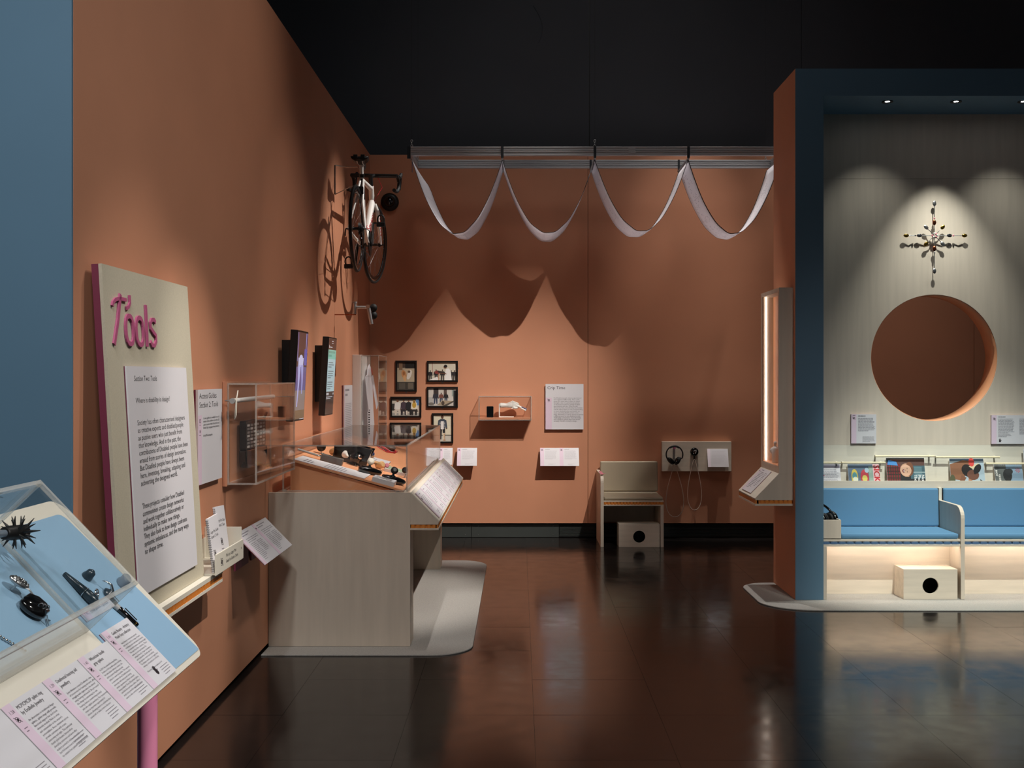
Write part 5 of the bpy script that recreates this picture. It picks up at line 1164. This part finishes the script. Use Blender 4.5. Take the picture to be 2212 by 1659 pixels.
def guide(y, z, x, tilt, lean, label):
    v = Vector((-lean, tilt, .34)); u = Vector((0, 1, -tilt/.34))
    pl = Plane((x, y, z), u, v)
    r = thing('guide_booklet', (x, y+.07, z), label, 'booklet', 'large print guides in the tray')
    w_, h_ = .155, .235
    MB(pl.M()).box(0, w_, 0, h_, -.008, -.001).build('pages', 'paper', r); MB(pl.M()).box(0, w_, 0, h_, -.001, 0).build('cover', 'white', r)
    q = MB(pl.M())
    for k in range(24): q.ring(Matrix.Translation((.0, .006+h_*k/24.5, -.003)) @ Matrix.Rotation(math.pi/2, 4, 'X'), .006, .0011, 10, 5)
    q.build('spiral', 'alu_dark', r)
    P = Print(pl, 0, 0, 0, w_, h_)
    P.text('Large Print Guide', .022, h_*.70, .019, '#2b282c', width=.115); P.text('Section 2: Tools', .022, h_*.61, .019, '#2b282c', width=.105); P.icon(.05, h_*.32, .016); P.lines(.03, h_*.17, .07, 1, .01, .004, '#77747a'); P.build(r)
guide(try0+.02, LZ+.0075, tx0-.02, -.010, .04, 'spiral-bound large print guide half behind the leaning board')
guide(try0+.215, LZ+.034, tx0-.045, .02, .05, 'spiral-bound large print guide at the free end of the tray')
# ================================================================== long display table
TX1 = -.643; py0 = dist(365.6); TZ = .919
ltf = dist(261); yend = dist(256)+.02
r = thing('display_table', (-1.06, (py0+yend)/2, CP), 'long plywood display table with sloping side shelf along the orange wall', 'table')
bx('leg_panel', 'ply', r, WX+.002, TX1, py0+.0185, dist(354.6), CP, .70, .001); bx('leg_panel', 'ply', r, WX+.002, TX1-.008, ltf, ltf+.19, CP, .70, .001)
bx('front_panel', 'ply', r, WX+.002, TX1-.0, py0, py0+.018, CP, TZ, .001)
bx('body', 'ply', r, WX+.002, TX1-.002, py0+.019, yend, .7005, .900)
SX = -.4746; zT, zB = .915, .745
MB().prism([(TX1, .7285), (SX-.003, .7285), (SX, zB), (TX1, zT)], 0, 'y', py0+.004, yend).build('slope_body', 'ply', r, .001)
v = Vector((TX1-SX, 0, zT-zB)); sp = Plane((SX, py0+.004, zB), (0, 1, 0), v); SL = v.length
MB(sp.M()).box(0, yend-py0-.004, 0, SL, .0005, .006).build('sloping_top', 'ply_pale', r)
fluted('fluted_band', 'orange_flute', r, (TX1+.002, py0+.010), (SX-.006, py0+.010), (0, -1), .708, .728, .029, .005)
fluted('fluted_band', 'orange_flute', r, (SX-.008, py0+.006), (SX-.008, yend), (1, 0), .708, .728, .022, .005)
bx('lower_board', 'ply', r, TX1-.0, SX, py0+.004, yend, .696, .708, .001)
# sheet of labels on the sloping side
N = 9; L0, L1 = .07, yend-py0-.10
for i in range(N):
    a0 = L0+(L1-L0)*i/N; a1 = L0+(L1-L0)*(i+1)/N-.004
    pl = Plane(sp.P(a0, .012, .0065), (0, 1, 0), v)
    nm = ('first', 'second', 'third', 'fourth', 'fifth', 'sixth', 'seventh', 'eighth', 'last')[i]+' white text label on the sloping table side, counted from its plain plywood front'
    q, P = board('slope_label', nm, 'label', pl, a1-a0, SL-.035, .006, 'white', 'magenta', group='row of labels on the sloping table side')
    P.rect(0, 0, .032, P.h, STRIPE); P.rect(P.w-.003, 0, P.w, P.h, '#6a5f66'); P.lines(.045, P.h-.022, P.w*.5, 1, .01, .005, '#96939a', seed=i); P.lines(.045, P.h-.044, P.w*.62, 9+i % 3, .0105, .0036, '#a9a6ae', seed=i+40); P.lines(.11, .035, P.w*.42, 3, .010, .004, '#9a979e', seed=i+70)
    if i in (0, 5): P.rect(.006, P.h-.06, .03, P.h-.045, '#2f2830')
    P.build(q)
# clear hood
hx0, hx1, hy0, hy1, hz1 = -1.408, -.664, dist(362.8), dist(256), 1.197
r = thing('display_case', ((hx0+hx1)/2, (hy0+hy1)/2, TZ), 'large clear acrylic hood on the long display table', 'case')
hood(r, Matrix(), hx0, hx1, hy0, hy1, TZ, hz1, .008, 'z0', .009)
# tilted orange deck inside
dx0, dz0, dx1, dz1 = -.70, TZ-.010, -1.392, 1.099
r = thing('tilted_deck', ((dx0+dx1)/2, (hy0+hy1)/2, TZ), 'tilted orange deck under the clear hood', 'deck')
v = Vector((dx1-dx0, 0, dz1-dz0)); dp = Plane((dx0, hy0+.06, dz0+.002), (0, 1, 0), v); DLen = v.length; DW = hy1-hy0-.09
MB(dp.M()).box(0, DW, 0, DLen, -.0, .012).build('deck_top', 'orange_panel', r, .001)
MB().prism([(dx0-.05, .9005), (dx1+.012, .9005), (dx1+.012, dz1-.006), (dx0-.05, dz0+.004)], 0, 'y', hy0+.09, hy0+.09+DW-.06).build('wedge', 'orange_panel', r)
TOPC = .0125
def dk(px, py, c=0.0): return dp.hit(px, py, TOPC+c)
def quad_label(name, label, pts, seed):
    a, b_, c_ = [Vector(dk(*p)) for p in pts]      # corner, corner along text, corner across
    return a, b_, c_
def deck_label(px_a, px_b, px_c, label, seed):
    A, B, C_ = [dp.P(*dk(*p), TOPC) for p in (px_a, px_b, px_c)]
    u = (B-A); v_ = (C_-A); pl = Plane(A, u, v_-u*(v_.dot(u)/u.dot(u)))
    if pl.n.dot(dp.n) < 0: pl = Plane(B, -u, v_-u*(v_.dot(u)/u.dot(u)))
    hgt = abs((v_).dot(pl.v)); r, P = board('deck_label', label, 'label', pl, u.length, hgt, .004, 'white', 'magenta')
    return r, P
a, b_, = dk(632, 990), dk(800, 1037)
def deck_rect(a0, a1, b0, b1, label, seed, head=True):
    pl = Plane(dp.P(a0, b0, TOPC), (0, 1, 0), dp.v)
    r, P = board('deck_label', label, 'label', pl, a1-a0, b1-b0, .004, 'white', 'magenta')
    if head: P.lines(.03, P.h-.06, P.w*.6, 3, .022, .009, '#77747c', seed=seed)
    P.lines(.03, P.h-(.19 if head else .06), P.w-.06, int((P.h-.30)/.02) if head else 11, .02, .008, '#9b99a0', seed=seed+3); P.build(r)
# front label: runs up the deck between its lower right and upper left corners
lr = dk(778, 1037); ul = dk(655, 986); ll = dk(632, 993)
e0, e1, e2, e3 = dk(632.5, 994), dk(783, 1036.6), dk(654, 985), dk(800.7, 1026.5)
deck_rect(max(.008, (e0[0]+e1[0])/2), (e2[0]+e3[0])/2, (e1[1]+e3[1])/2, min((e0[1]+e2[1])/2, DLen-.02), 'long white text strip along the front of the orange deck', 3)
q0 = dk(838, 1000); q1 = dk(792, 974)
deck_rect(q0[0]-.10, q0[0]+.10, q0[1]-.01, q0[1]+.34, 'white text strip behind the knobs on the orange deck', 9, False)
def knob(px, py, r_, hgt, m1, label, m2=None, kind='ball', rz=0.0):
    a, b_ = dk(px, py); base = dp.P(a, b_, TOPC)
    r = thing('grip_knob', base, label, 'knob', 'joystick knobs on small stands')
    for dy in (-.008, .008): MB().tube([base+Vector((0, dy, -.001)), base+Vector((0, dy*.4, hgt-r_*.7))], .002, 6).build('stand_wire', 'steel', r)
    MB().ring(Matrix.Translation(base+Vector((0, 0, .0025))), .016, .002, 16, 6).build('stand_ring', 'steel', r)
    c_ = base+Vector((0, 0, hgt)); M = Matrix.Translation(c_) @ Matrix.Rotation(rz, 4, 'Z') @ Matrix.Rotation(math.radians(75), 4, 'X')
    if kind == 'ball': MB().ball(M @ Matrix.Diagonal((r_, r_, r_*1.05, 1))).build('knob_body', m1, r)
    elif kind == 'cork': MB().lathe([(r_*.5, -r_*1.3), (r_*.8, -r_*1.2), (r_, -.2*r_), (r_, r_*1.0), (r_*.7, r_*1.3)], M, 18).build('knob_body', m1, r)
    else: MB().lathe([(r_*.4, -r_*.9), (r_, -r_*.5), (r_*1.02, r_*.4), (r_*.6, r_*.8)], M, 18).build('knob_body', m1, r)
    if m2: MB().lathe([(r_*.45, 0), (r_*.5, r_*.35), (r_*.2, r_*.4)], M @ Matrix.Translation((0, 0, r_*.85)), 14).build('knob_collar', m2, r)
    return r
knob(694, 980, .031, .045, 'black', 'round black ball knob on a wire stand near the black tray', None, 'ball', .4)
knob(722, 987.5, .024, .04, 'wood_tan', 'tan wooden cork-shaped knob on a wire stand', None, 'cork', .9)
knob(744, 997, .028, .045, 'white_plastic', 'white knob on a wire stand beside the black tray', 'offwhite', 'cork', .9)
knob(768, 1006, .036, .05, 'black_gloss', 'wide glossy black knob on a wire stand', 'chrome', 'disc', 1.1)
knob(800, 1001, .028, .06, 'offwhite', 'white and blue ring knob behind the black controller', 'navy', 'disc', .7)
knob(821, 1018, .023, .04, 'wood_tan', 'pale wooden knob with a dark hole behind the controllers', 'wood_dark', 'cork', .9)
knob(834, 1016, .016, .03, 'pink_soft', 'small dusty pink knob on a wire stand', None, 'cork', .6)
knob(875, 1032, .02, .05, 'black', 'small dark knob on a wire stand by the hood edge', None, 'disc', .2)
def controller(px, py, label, rot, kx, kcol):
    a, b_ = dk(px, py); base = dp.P(a, b_, TOPC); r = thing('controller', base, label, 'controller', 'black controllers with knobs')
    M = dp.M(a, b_, TOPC, rot); vs = []; fs = []; n_ = 16; prof = [(-.075, .3, .5), (-.07, .85, .9), (-.05, 1, 1), (0, 1, 1.05), (.04, .92, .95), (.066, .7, .7), (.078, .3, .35)]
    for (x, ky, kz) in prof:
        for k in range(n_):
            g = math.pi*2*k/n_; vs.append((x, .036*ky*math.copysign(abs(math.cos(g))**.7, math.cos(g)), .022+.022*kz*math.copysign(abs(math.sin(g))**.6, math.sin(g))))
    for i in range(len(prof)-1):
        for k in range(n_): fs.append((i*n_+k, i*n_+(k+1) % n_, (i+1)*n_+(k+1) % n_, (i+1)*n_+k))
    fs += [list(range(n_))[::-1], list(range((len(prof)-1)*n_, len(prof)*n_))]
    MB(M).add(vs, fs, None, True).build('body', 'black_gloss', r)
    MB(M).lathe([(.016, .04), (.017, .047), (.008, .05), (.006, .066)], Matrix.Translation((kx, 0, 0)), 14).build('stick', 'dark_teal', r)
    MB(M).lathe([(.010, -.012), (.022, -.008), (.023, .006), (.012, .011)], Matrix.Translation((kx, 0, .080)) @ Matrix.Rotation(.9, 4, 'X'), 18).build('stick_knob', kcol, r)
    MB(M).box(-.05, -.02, -.012, .012, .0425, .0455).build('button', 'black', r, .002)
controller(797, 1024, 'black game controller with a large ringed knob', -1.15, -.01, 'offwhite'); controller(848, 1044, 'black game controller with a small black knob', -1.15, -.01, 'black')
# white box with leaf-shaped print
a, b_ = dk(838, 1059); r = thing('product_box', dp.P(a, b_, TOPC), 'flat white box printed with two dark leaf shapes on the orange deck', 'box')
g0, g1 = dk(846, 1055), dk(803, 1043.5)
pl = Plane(dp.P(max(.004, g0[0]), g0[1], TOPC), (0, 1, 0), dp.v)
MB(pl.M()).box(0, .13, 0, .135, 0, .028).build('carton', 'white', r, .001)
P = Print(pl, 0, 0, .028, .13, .135)
P.ell(.055, .07, .012, .052, '#55504f', .1); P.ell(.09, .075, .012, .05, '#55504f', .1); P.rect(.014, .02, .026, .055, '#3a3636'); P.rect(.014, .105, .02, .12, '#77726f'); P.build(r)
# grey box with antenna rod
a, b_ = dk(706, 999); a += .03; r = thing('control_box', dp.P(a, b_, TOPC), 'grey metal box with a white rod on the orange deck', 'box')
M = dp.M(a, b_, TOPC, math.pi/2) @ Matrix.Scale(.8, 4)
MB(M).box(-.115, .06, -.03, .03, 0, .055).build('housing', 'grey_box', r, .003); MB(M).box(-.08, .0, -.012, .012, .0552, .0562).build('slot', 'black', r)
MB(M).tube([(.061, 0, .03), (.085, 0, .03)], .009, 10).build('ferrule', 'chrome', r); MB(M).tube([(.085, 0, .03), (.255, 0, .036)], .009, 10).build('rod', 'grey_light', r)
# black open tray
a, b_ = dk(752, 1001); r = thing('black_tray', dp.P(a, b_, TOPC), 'large glossy black tray standing on the orange deck', 'tray')
M = dp.M(a+.085, b_, TOPC, math.pi/2)
for nm, q in (('front_wall', (.055, .065)), ('back_wall', (-.065, -.055))): MB(M).prism([(-.105, .008), (.105, .008), (.13, .125), (-.13, .125)], 0, 'y', *q).build(nm, 'black_gloss', r, .002)
for sx in (-1, 1): MB(M).prism([(-.055, .008), (.055, .008), (.055, .125), (-.055, .125)], 0, 'x', sx*.11-.006, sx*.11+.006).build('end_wall', 'black_gloss', r)
MB(M).box(-.105, .105, -.065, .065, 0, .008).build('floor_plate', 'black', r)
# grey mouse device, cables, printed card, wooden rods
a, b_ = dk(838, 975); base = dp.P(a, b_, TOPC); r = thing('cable_bundle', base, 'red and black electrode cables looped on the orange deck', 'cable')
for k, (m_, dx) in enumerate((('red', 0), ('black', .05), ('red', .11), ('pink_soft', .16))):
    MB(dp.M(a, b_, TOPC)).tube([(-.02+dx*.6, .22-dx, .06), (-.06+dx*.4, .12-dx*.4, .03), (-.10+dx*.5, 0.0-dx*.2, .004), (-.02+dx, -.06, .004), (.12+dx*.3, -.05+.02*k, .006), (.16, .02, .02)], .004, 6).build('cable', m_, r)
a, b_ = dk(845, 974); r = thing('mouse_device', dp.P(a, b_, TOPC), 'dark grey oval device with black tabs on the orange deck', 'device')
MB(dp.M(a+.06, b_+.03, TOPC, .3)).ball(Matrix.Translation((0, 0, .022)) @ Matrix.Diagonal((.085, .055, .022, 1))).build('shell', 'grey_box', r)
MB(dp.M(a+.06, b_+.03, TOPC, .3)).box(-.03, -.005, -.02, .02, .038, .07).build('tab', 'black', r, .003); MB(dp.M(a+.06, b_+.03, TOPC, .3)).box(.012, .035, -.02, .02, .038, .07).build('tab', 'black', r, .003)
a, b_ = dk(858, 1024); r = thing('printed_card', dp.P(a, b_, TOPC), 'thick white card with a green patterned picture by the hood edge', 'card')
pl = Plane(dp.P(a-.03, b_-.06, TOPC), (0, 1, 0), dp.v)
MB(pl.M()).box(0, .19, 0, .15, 0, .02).build('card', 'white', r, .001); P = Print(pl, 0, 0, .02, .19, .15); P.rect(.01, .01, .18, .14, '#9aa78c')
for k in range(14): P.ell(.02+.15*random.random(), .02+.11*random.random(), .012, .009, random.choice(('#c9cdb8', '#6e7f63', '#4f6b58', '#d9d2a4')), k)
P.build(r)
a, b_ = dk(812, 1004); r = thing('wooden_rod', dp.P(a, b_, TOPC), 'slim tan wooden rod lying behind the white ring knob', 'rod')
MB(dp.M(a+.03, b_, TOPC, -1.2)).tube([(-.05, 0, .011), (.10, 0, .011)], .010, 10).build('rod', 'wood_tan', r)
# ================================================================== sloping blue desk in the foreground
hF = .75; sF = 595/hF; DY = F/sF; fx, fz = (440-CX)/sF, H-hF; ux, uz = (130-CX)/sF, H-(1085-CY)/sF
v = Vector((ux-fx, 0, uz-fz)); KL = v.length; NEAR = 1.15
kd = Plane((fx, DY, fz), (0, 1, 0), v)        # a<0 comes towards the viewer
r = thing('sloping_desk', (-1.05, (DY+NEAR)/2, .0), 'sloping plywood display desk with blue top and pink legs', 'desk')
A0 = NEAR-DY
def dpoly(pts, c0, c1, name, material, bev=0.0):
    n_ = len(pts); vs = [kd.P(a, b_, c0) for a, b_ in pts]+[kd.P(a, b_, c1) for a, b_ in pts]
    fs = [list(range(n_))[::-1], list(range(n_, 2*n_))]+[(i, (i+1) % n_, n_+(i+1) % n_, n_+i) for i in range(n_)]
    return MB().add(vs, fs).build(name, material, r, bev)
out = rounded([(A0, 0, 0), (0.006, 0, .045), (.006, KL+.012, .06), (A0, KL+.012, 0)], 8)
dpoly(out, -.022, 0, 'top_board', 'ply_pale', .001)
dpoly(rounded([(A0, .01, 0), (-.02, .01, .04), (-.02, KL-.02, .05), (A0, KL-.02, 0)], 6), -.032, -.0221, 'steel_tray', 'alu_dark')
EA = kd.hit(187, 1367)[0]; EB = kd.hit(187, 1367)[1]
LB = .012; LT = EB-.085
dpoly(rounded([(EA-.03, EB+.008, 0), (EA+.02, EB+.008, 0), (EA+.02, .016, 0), (-.012, .016, .004), (-.052, KL-.035, .03), (A0, KL-.035, 0), (A0, EB+.008, 0)], 5), 0, .0025, 'blue_inset', 'blue_soft')
for (a, b_) in ((-.50, .10), (-1.35, .10), (-.50, KL-.12), (-1.35, KL-.12)):
    p = kd.P(a, b_, -.033)
    if b_ < .2: p = Vector((at(318.5, 0, F/(DY-.32)).x, DY-.32 if a > -1 else DY-1.35, p.z)); p.z = fz+(p.x-fx)/(ux-fx)*(uz-fz)-.05
    MB().tube([(p.x, p.y, 0), (p.x, p.y, p.z)], .0235, 24).build('leg', 'pink_leg', r)
# labels on the desk
kt = .0028
pts = {}
def desk_label(aR, aL, num, head, body, label, foot, hand=False, top=None):
    w_ = aR-aL; hgt = top
    pl = Plane(kd.P(aL, LB, .001), (0, 1, 0), v)
    r, P = board('desk_label', label, 'label', pl, w_, hgt, .008, 'white', 'magenta')
    k = w_/.185
    P.rect(0, 0, w_*.19, hgt, STRIPE); P.text(num, w_*.045, hgt-.024*k, .012*k, '#2b2429', width=w_*.11); P.icon(w_*.09, hgt-.040*k, .0075*k); P.lines(w_*.06, hgt-.064*k, w_*.09, 2, .008*k, .002, '#8d7c8a', seed=4)
    for i, tx in enumerate(head): P.text(tx, w_*.235, hgt-(.022+.0145*i)*k, .0128*k, '#4a464b', width=w_*min(.68, .028*len(tx)), res=2)
    for i, tx in enumerate(body): P.text(tx, w_*.235, hgt-(.056+.0086*i)*k, .0076*k, '#6b676d', width=w_*.0178*len(tx), res=1)
    P.lines(w_*.62, .030, w_*.32, min(foot, 4), .0068, .0016, '#8f8b91', seed=len(head[0]))
    if hand: P.hand(w_*.46, .028, .022)
    P.build(r); return r
B41 = ['Guide Beauty creates make-up tools', 'that can be used by a range of users,', 'including people with limited dexterity', 'and essential tremors, and limited sight.', 'This was their first collection. These', 'make-up tools have features like', 'enlarged handles, finger indentations', 'and replaceable, flexible tips that', 'give greater control and stability.', 'The designs enable users to apply their', 'make-up comfortably and confidently.', '', 'Please touch! These make-up tools']
B40 = ['In 2019 the activist Bronwyn Berg', 'became so fed up with people touching', 'her wheelchair without consent, she', 'and her partner Ray Bennett made', 'spikes to cover its handles. This opened', 'a conversation about Disabled people\'s', 'autonomy, with many people sharing', 'similar experiences of their consent', 'being violated. These 3D-printed spikes,', 'available for purchase online, offer a', 'simple but powerful way for wheelchair', 'users to take control.']
B39 = ['Jenni Ahtiainen created Deafmetal, a line', 'of accessories for hearing aid users, after', 'struggling with stigma when she started', 'using hearing aids herself. She processed', 'this change by customising her own', 'hearing devices, transforming medical', 'aids into stylish jewellery. Her accessories', 'create an important opportunity for', 'choice, allowing users to celebrate their', 'access aid or make it more discreet.']
B38 = ['An alternative to traditional finger', 'splints, splint rings still provide', 'functional support but don\'t look', 'obviously medical. Made to order', 'and customisable to the wearer\'s', 'personalities, these statement pieces', 'provide customers with access,', 'autonomy and style. This particular', 'thumb splint became famous when', 'shared by customers and worn after', 'makers posted it online, who told', 'her followers how it had enabled her', 'to sustain her pattern design business.']
aa = [kd.hit(*p)[0] for p in ((383.7, 1460.4), (335.8, 1505), (277.5, 1555), (212.4, 1615.8))]
top41 = kd.hit(266, 1340.5)[1]-LB; top40 = kd.hit(190, 1412)[1]-LB
desk_label(aa[0], aa[1]+.001, '1.41', ['Guide Beauty – Artistry', 'Made Easy collection'], B41, 'desk label with a small hand print beside the black make-up tube', 4, True, top41)
desk_label(aa[1]-.002, aa[2]+.001, '1.40', ['Wheelchair handle', 'grip spikes'], B40, 'desk label about wheelchair handle grip spikes', 4, False, top40)
desk_label(aa[2]-.002, aa[3]+.001, '1.39', ['Deafmetal hearing aid', 'jewellery'], B39, 'desk label about hearing aid jewellery', 7, False, top40)
wd = aa[2]-aa[3]
desk_label(aa[3]-.002, aa[3]-wd, '1.38', ['MCP/CMC/IP splint ring', 'by EvaBelle Jewelry'], B38, 'desk label about a splint ring', 5, False, top40)
r5 = desk_label(aa[3]-wd-.003, aa[3]-2*wd, '1.37', ['', ''], [], 'desk label cut by the lower picture corner', 5, False, top40)
# clear hood on the desk
hood_r = thing('display_case', kd.P((A0+EA)/2, EB, .003), 'clear acrylic hood lying on the sloping blue desk', 'case')
hood(hood_r, kd.M(0, 0, .003), A0+.05, EA, EB, KL-.02, 0, .165, .008, 'z0', .010)
def K(px, py, c=.003): a, b_ = kd.hit(px, py, c); return a, b_
def kthing(name, px, py, label, cat, c=.003): a, b_ = K(px, py, c); return thing(name, kd.P(a, b_, .003), label, cat), a, b_
# spiked wheelchair grip on a clear rod
r, a, b_ = kthing('spiked_grip', 38, 1150, 'black spiked wheelchair handle grip inside the desk hood', 'grip', .075)
M = kd.M(a, b_, .075, math.radians(-8)) @ Matrix.Scale(.62, 4)
MB(M).lathe([(.020, -.085), (.024, -.08), (.024, -.05), (.027, -.045), (.027, .04), (.020, .052), (1e-4, .056)], Matrix.Rotation(math.pi/2, 4, 'Y'), 20).build('sleeve', 'black', r)
for k in range(4):
    for j in range(7):
        g = 2*math.pi*j/7+k*.45; x = -.03+.022*k; d_ = Vector((0, math.cos(g), math.sin(g)))
        p = Vector((x, 0, 0))+d_*.025; MB(M).tube([p, p+d_*.036+Vector((.012 if k > 1 else -.004, 0, 0))], [.006, .0012], 6).build('spike', 'black', r)
MB(M).tube([(-.15, 0, -.0), (-.06, 0, 0)], .014, 12).build('clear_rod', 'tinted', r)
MB(M).tube([(-.13, 0, -.115), (-.13, 0, 0)], .008, 10).build('prop', 'tinted', r)
# silver brooch, black ear model with rings
r, a, b_ = kthing('filigree_brooch', 43, 1256, 'silver pierced oval ornament on thin wires in the desk hood', 'jewellery', .03)
M = kd.M(a, b_, .028, math.radians(125))
MB(M).ball(Matrix.Diagonal((.026, .014, .008, 1))).build('oval', 'steel', r)
for k in range(26):
    g = k*2.4; q = math.sqrt(k/26.); MB(M).ball(Matrix.Translation((.022*q*math.cos(g), .011*q*math.sin(g), .0075*(1-.6*q*q))) @ Matrix.Scale(.0026, 4), 6).build('pearl', 'chrome' if k % 3 else 'black', r)
a2, b2 = K(68, 1300, .02)
for dx in (0, .004): MB().tube([kd.P(a+dx, b_-.012, .026), kd.P((a+a2)/2+.006+dx, (b_+b2)/2, .03), kd.P(a2+dx, b2+.01, .032)], .0012, 6).build('wire', 'steel', r)
MB().tube([kd.P(a, b_, .003), kd.P(a, b_, .024)], .003, 6).build('pin', 'steel', r)
r, a, b_ = kthing('ear_model', 74, 1312, 'glossy black ear model with silver rings and a fine chain in the desk hood', 'model', .02)
M = kd.M(a, b_, .0, math.radians(-58))
MB(M).ball(Matrix.Translation((0, 0, .016)) @ Matrix.Diagonal((.034, .022, .015, 1))).build('ear', 'black_gloss', r)
MB(M).tube([(-.026+.0, .006, .024), (-.02, .018, .028), (0, .021, .030), (.02, .016, .029), (.029, .003, .026), (.022, -.008, .026)], .006, 8).build('helix', 'black_gloss', r)
MB(M).tube([(-.012, .008, .030), (.004, .012, .032), (.014, .004, .031), (.006, -.006, .030)], .005, 8).build('inner_fold', 'black_gloss', r)
for k in range(3): MB(M).ring(Matrix.Translation((.006+.008*k, -.004+.003*k, .034)) @ Matrix.Rotation(1.2, 4, 'X'), .005, .0012, 16, 6).build('ring', 'chrome', r)
MB(M).tube([(.03, -.008, .024), (.05, -.012, .008), (.044, .01, .005), (.056, .016, .005)], .0014, 5).build('chain', 'chrome', r)
r, a, b_ = kthing('fine_chain', 8, 1382, 'fine silver chain of tiny beads near the picture edge in the desk hood', 'jewellery')
for k in range(12): MB().ball(Matrix.Translation(kd.P(a-.02+.004*k, b_+.028-.0065*k, .0065)) @ Matrix.Scale(.0034, 4), 6).build('bead', 'chrome', r)
# touchable make-up tools outside the hood
def cone(name, pa, pb, ra, rb, material, label, cat, cap=None, cc=.0025):
    a1 = kd.hit(*pa, ra); a2 = kd.hit(*pb, rb); A_, B_ = kd.P(*a1, max(ra, cc+ra)), kd.P(*a2, max(rb, cc+rb))
    r = thing(name, kd.P((a1[0]+a2[0])/2, (a1[1]+a2[1])/2, .0025), label, cat); d_ = (B_-A_)
    MB().tube([A_, A_+d_*.02, A_+d_*.5, A_+d_*.97, B_], [ra*.8, ra, (ra+rb)/2, rb, rb*.7], 16).build('body', material, r); return r, A_, B_
r, A_, B_ = cone('make_up_brush', (137, 1240), (182, 1281), .0055, .0115, 'dark_teal', 'dark teal tapered make-up handle with bulb end on the blue desk', 'brush')
d_ = (B_-A_).normalized(); MB().tube([B_, B_+d_*.005, B_+d_*.03, B_+d_*.042], [.010, .0125, .0125, .005], 16).build('bulb', 'dark_teal', r)
MB().ring(Matrix.Translation(B_) @ d_.to_track_quat('Z', 'Y').to_matrix().to_4x4(), .0122, .0012, 20, 6).build('band', 'chrome', r)
MB(kd.M(*kd.hit(210, 1281, .012), .010)).ring(Matrix.Rotation(.7, 4, 'X'), .010, .0025, 20, 8).build('finger_ring', 'chrome', r)
MB().tube([B_+d_*.02, kd.P(*kd.hit(210, 1281, .012), .012)], .003, 8).build('ring_stem', 'chrome', r)
r, a, b_ = kthing('tool_cap', 191, 1243, 'small dark bell-shaped cap on the blue desk', 'cap', .01)
MB(kd.M(a, b_, .0028, .6)).lathe([(.0145, 0), (.015, .004), (.0125, .012), (.011, .020), (.004, .025), (1e-4, .0255)], Matrix(), 20).build('cap', 'dark_teal', r)
r, a, b_ = kthing('brush_head', 234, 1284, 'dark round brush head with curved silver hook on the blue desk', 'brush', .006)
MB(kd.M(a, b_, .0028)).lathe([(.012, 0), (.017, .005), (.017, .009), (.009, .013), (.004, .02)], Matrix(), 20).build('head', 'dark_teal', r)
MB(kd.M(a, b_, .0028)).tube([(0, 0, .018), (-.002, .012, .026), (-.006, .026, .024), (-.004, .034, .018)], [.004, .0035, .0025, .0015], 8).build('hook', 'chrome', r)
r, a, b_ = kthing('smoky_cap', 265, 1258, 'smoky translucent folded cap at the edge of the blue desk', 'cap', .008)
MB(kd.M(a, b_, .0028, .4)).lathe([(.019, 0), (.021, .004), (.017, .012), (.018, .022), (.012, .026), (1e-4, .027)], Matrix.Diagonal((1.15, .8, 1, 1)), 22).build('cap', 'tinted', r)
r, A_, B_ = cone('make_up_tube', (255, 1316), (296, 1353), .0075, .0055, 'black_gloss', 'slim black make-up tube with clip and pale brush tip on the blue desk', 'make-up')
d_ = (B_-A_).normalized(); MB().tube([A_-d_*.018, A_], [.0075, .0072], 14).build('brush_tip', 'grey_light', r); MB().tube([A_+d_*.01+kd.n*.010+kd.u*.004, B_-d_*.012+kd.n*.008+kd.u*.003], .0014, 6).build('clip', 'black', r)
MB().ring(Matrix.Translation(B_-d_*.008) @ d_.to_track_quat('Z', 'Y').to_matrix().to_4x4(), .0056, .001, 16, 6).build('band', 'gold', r)
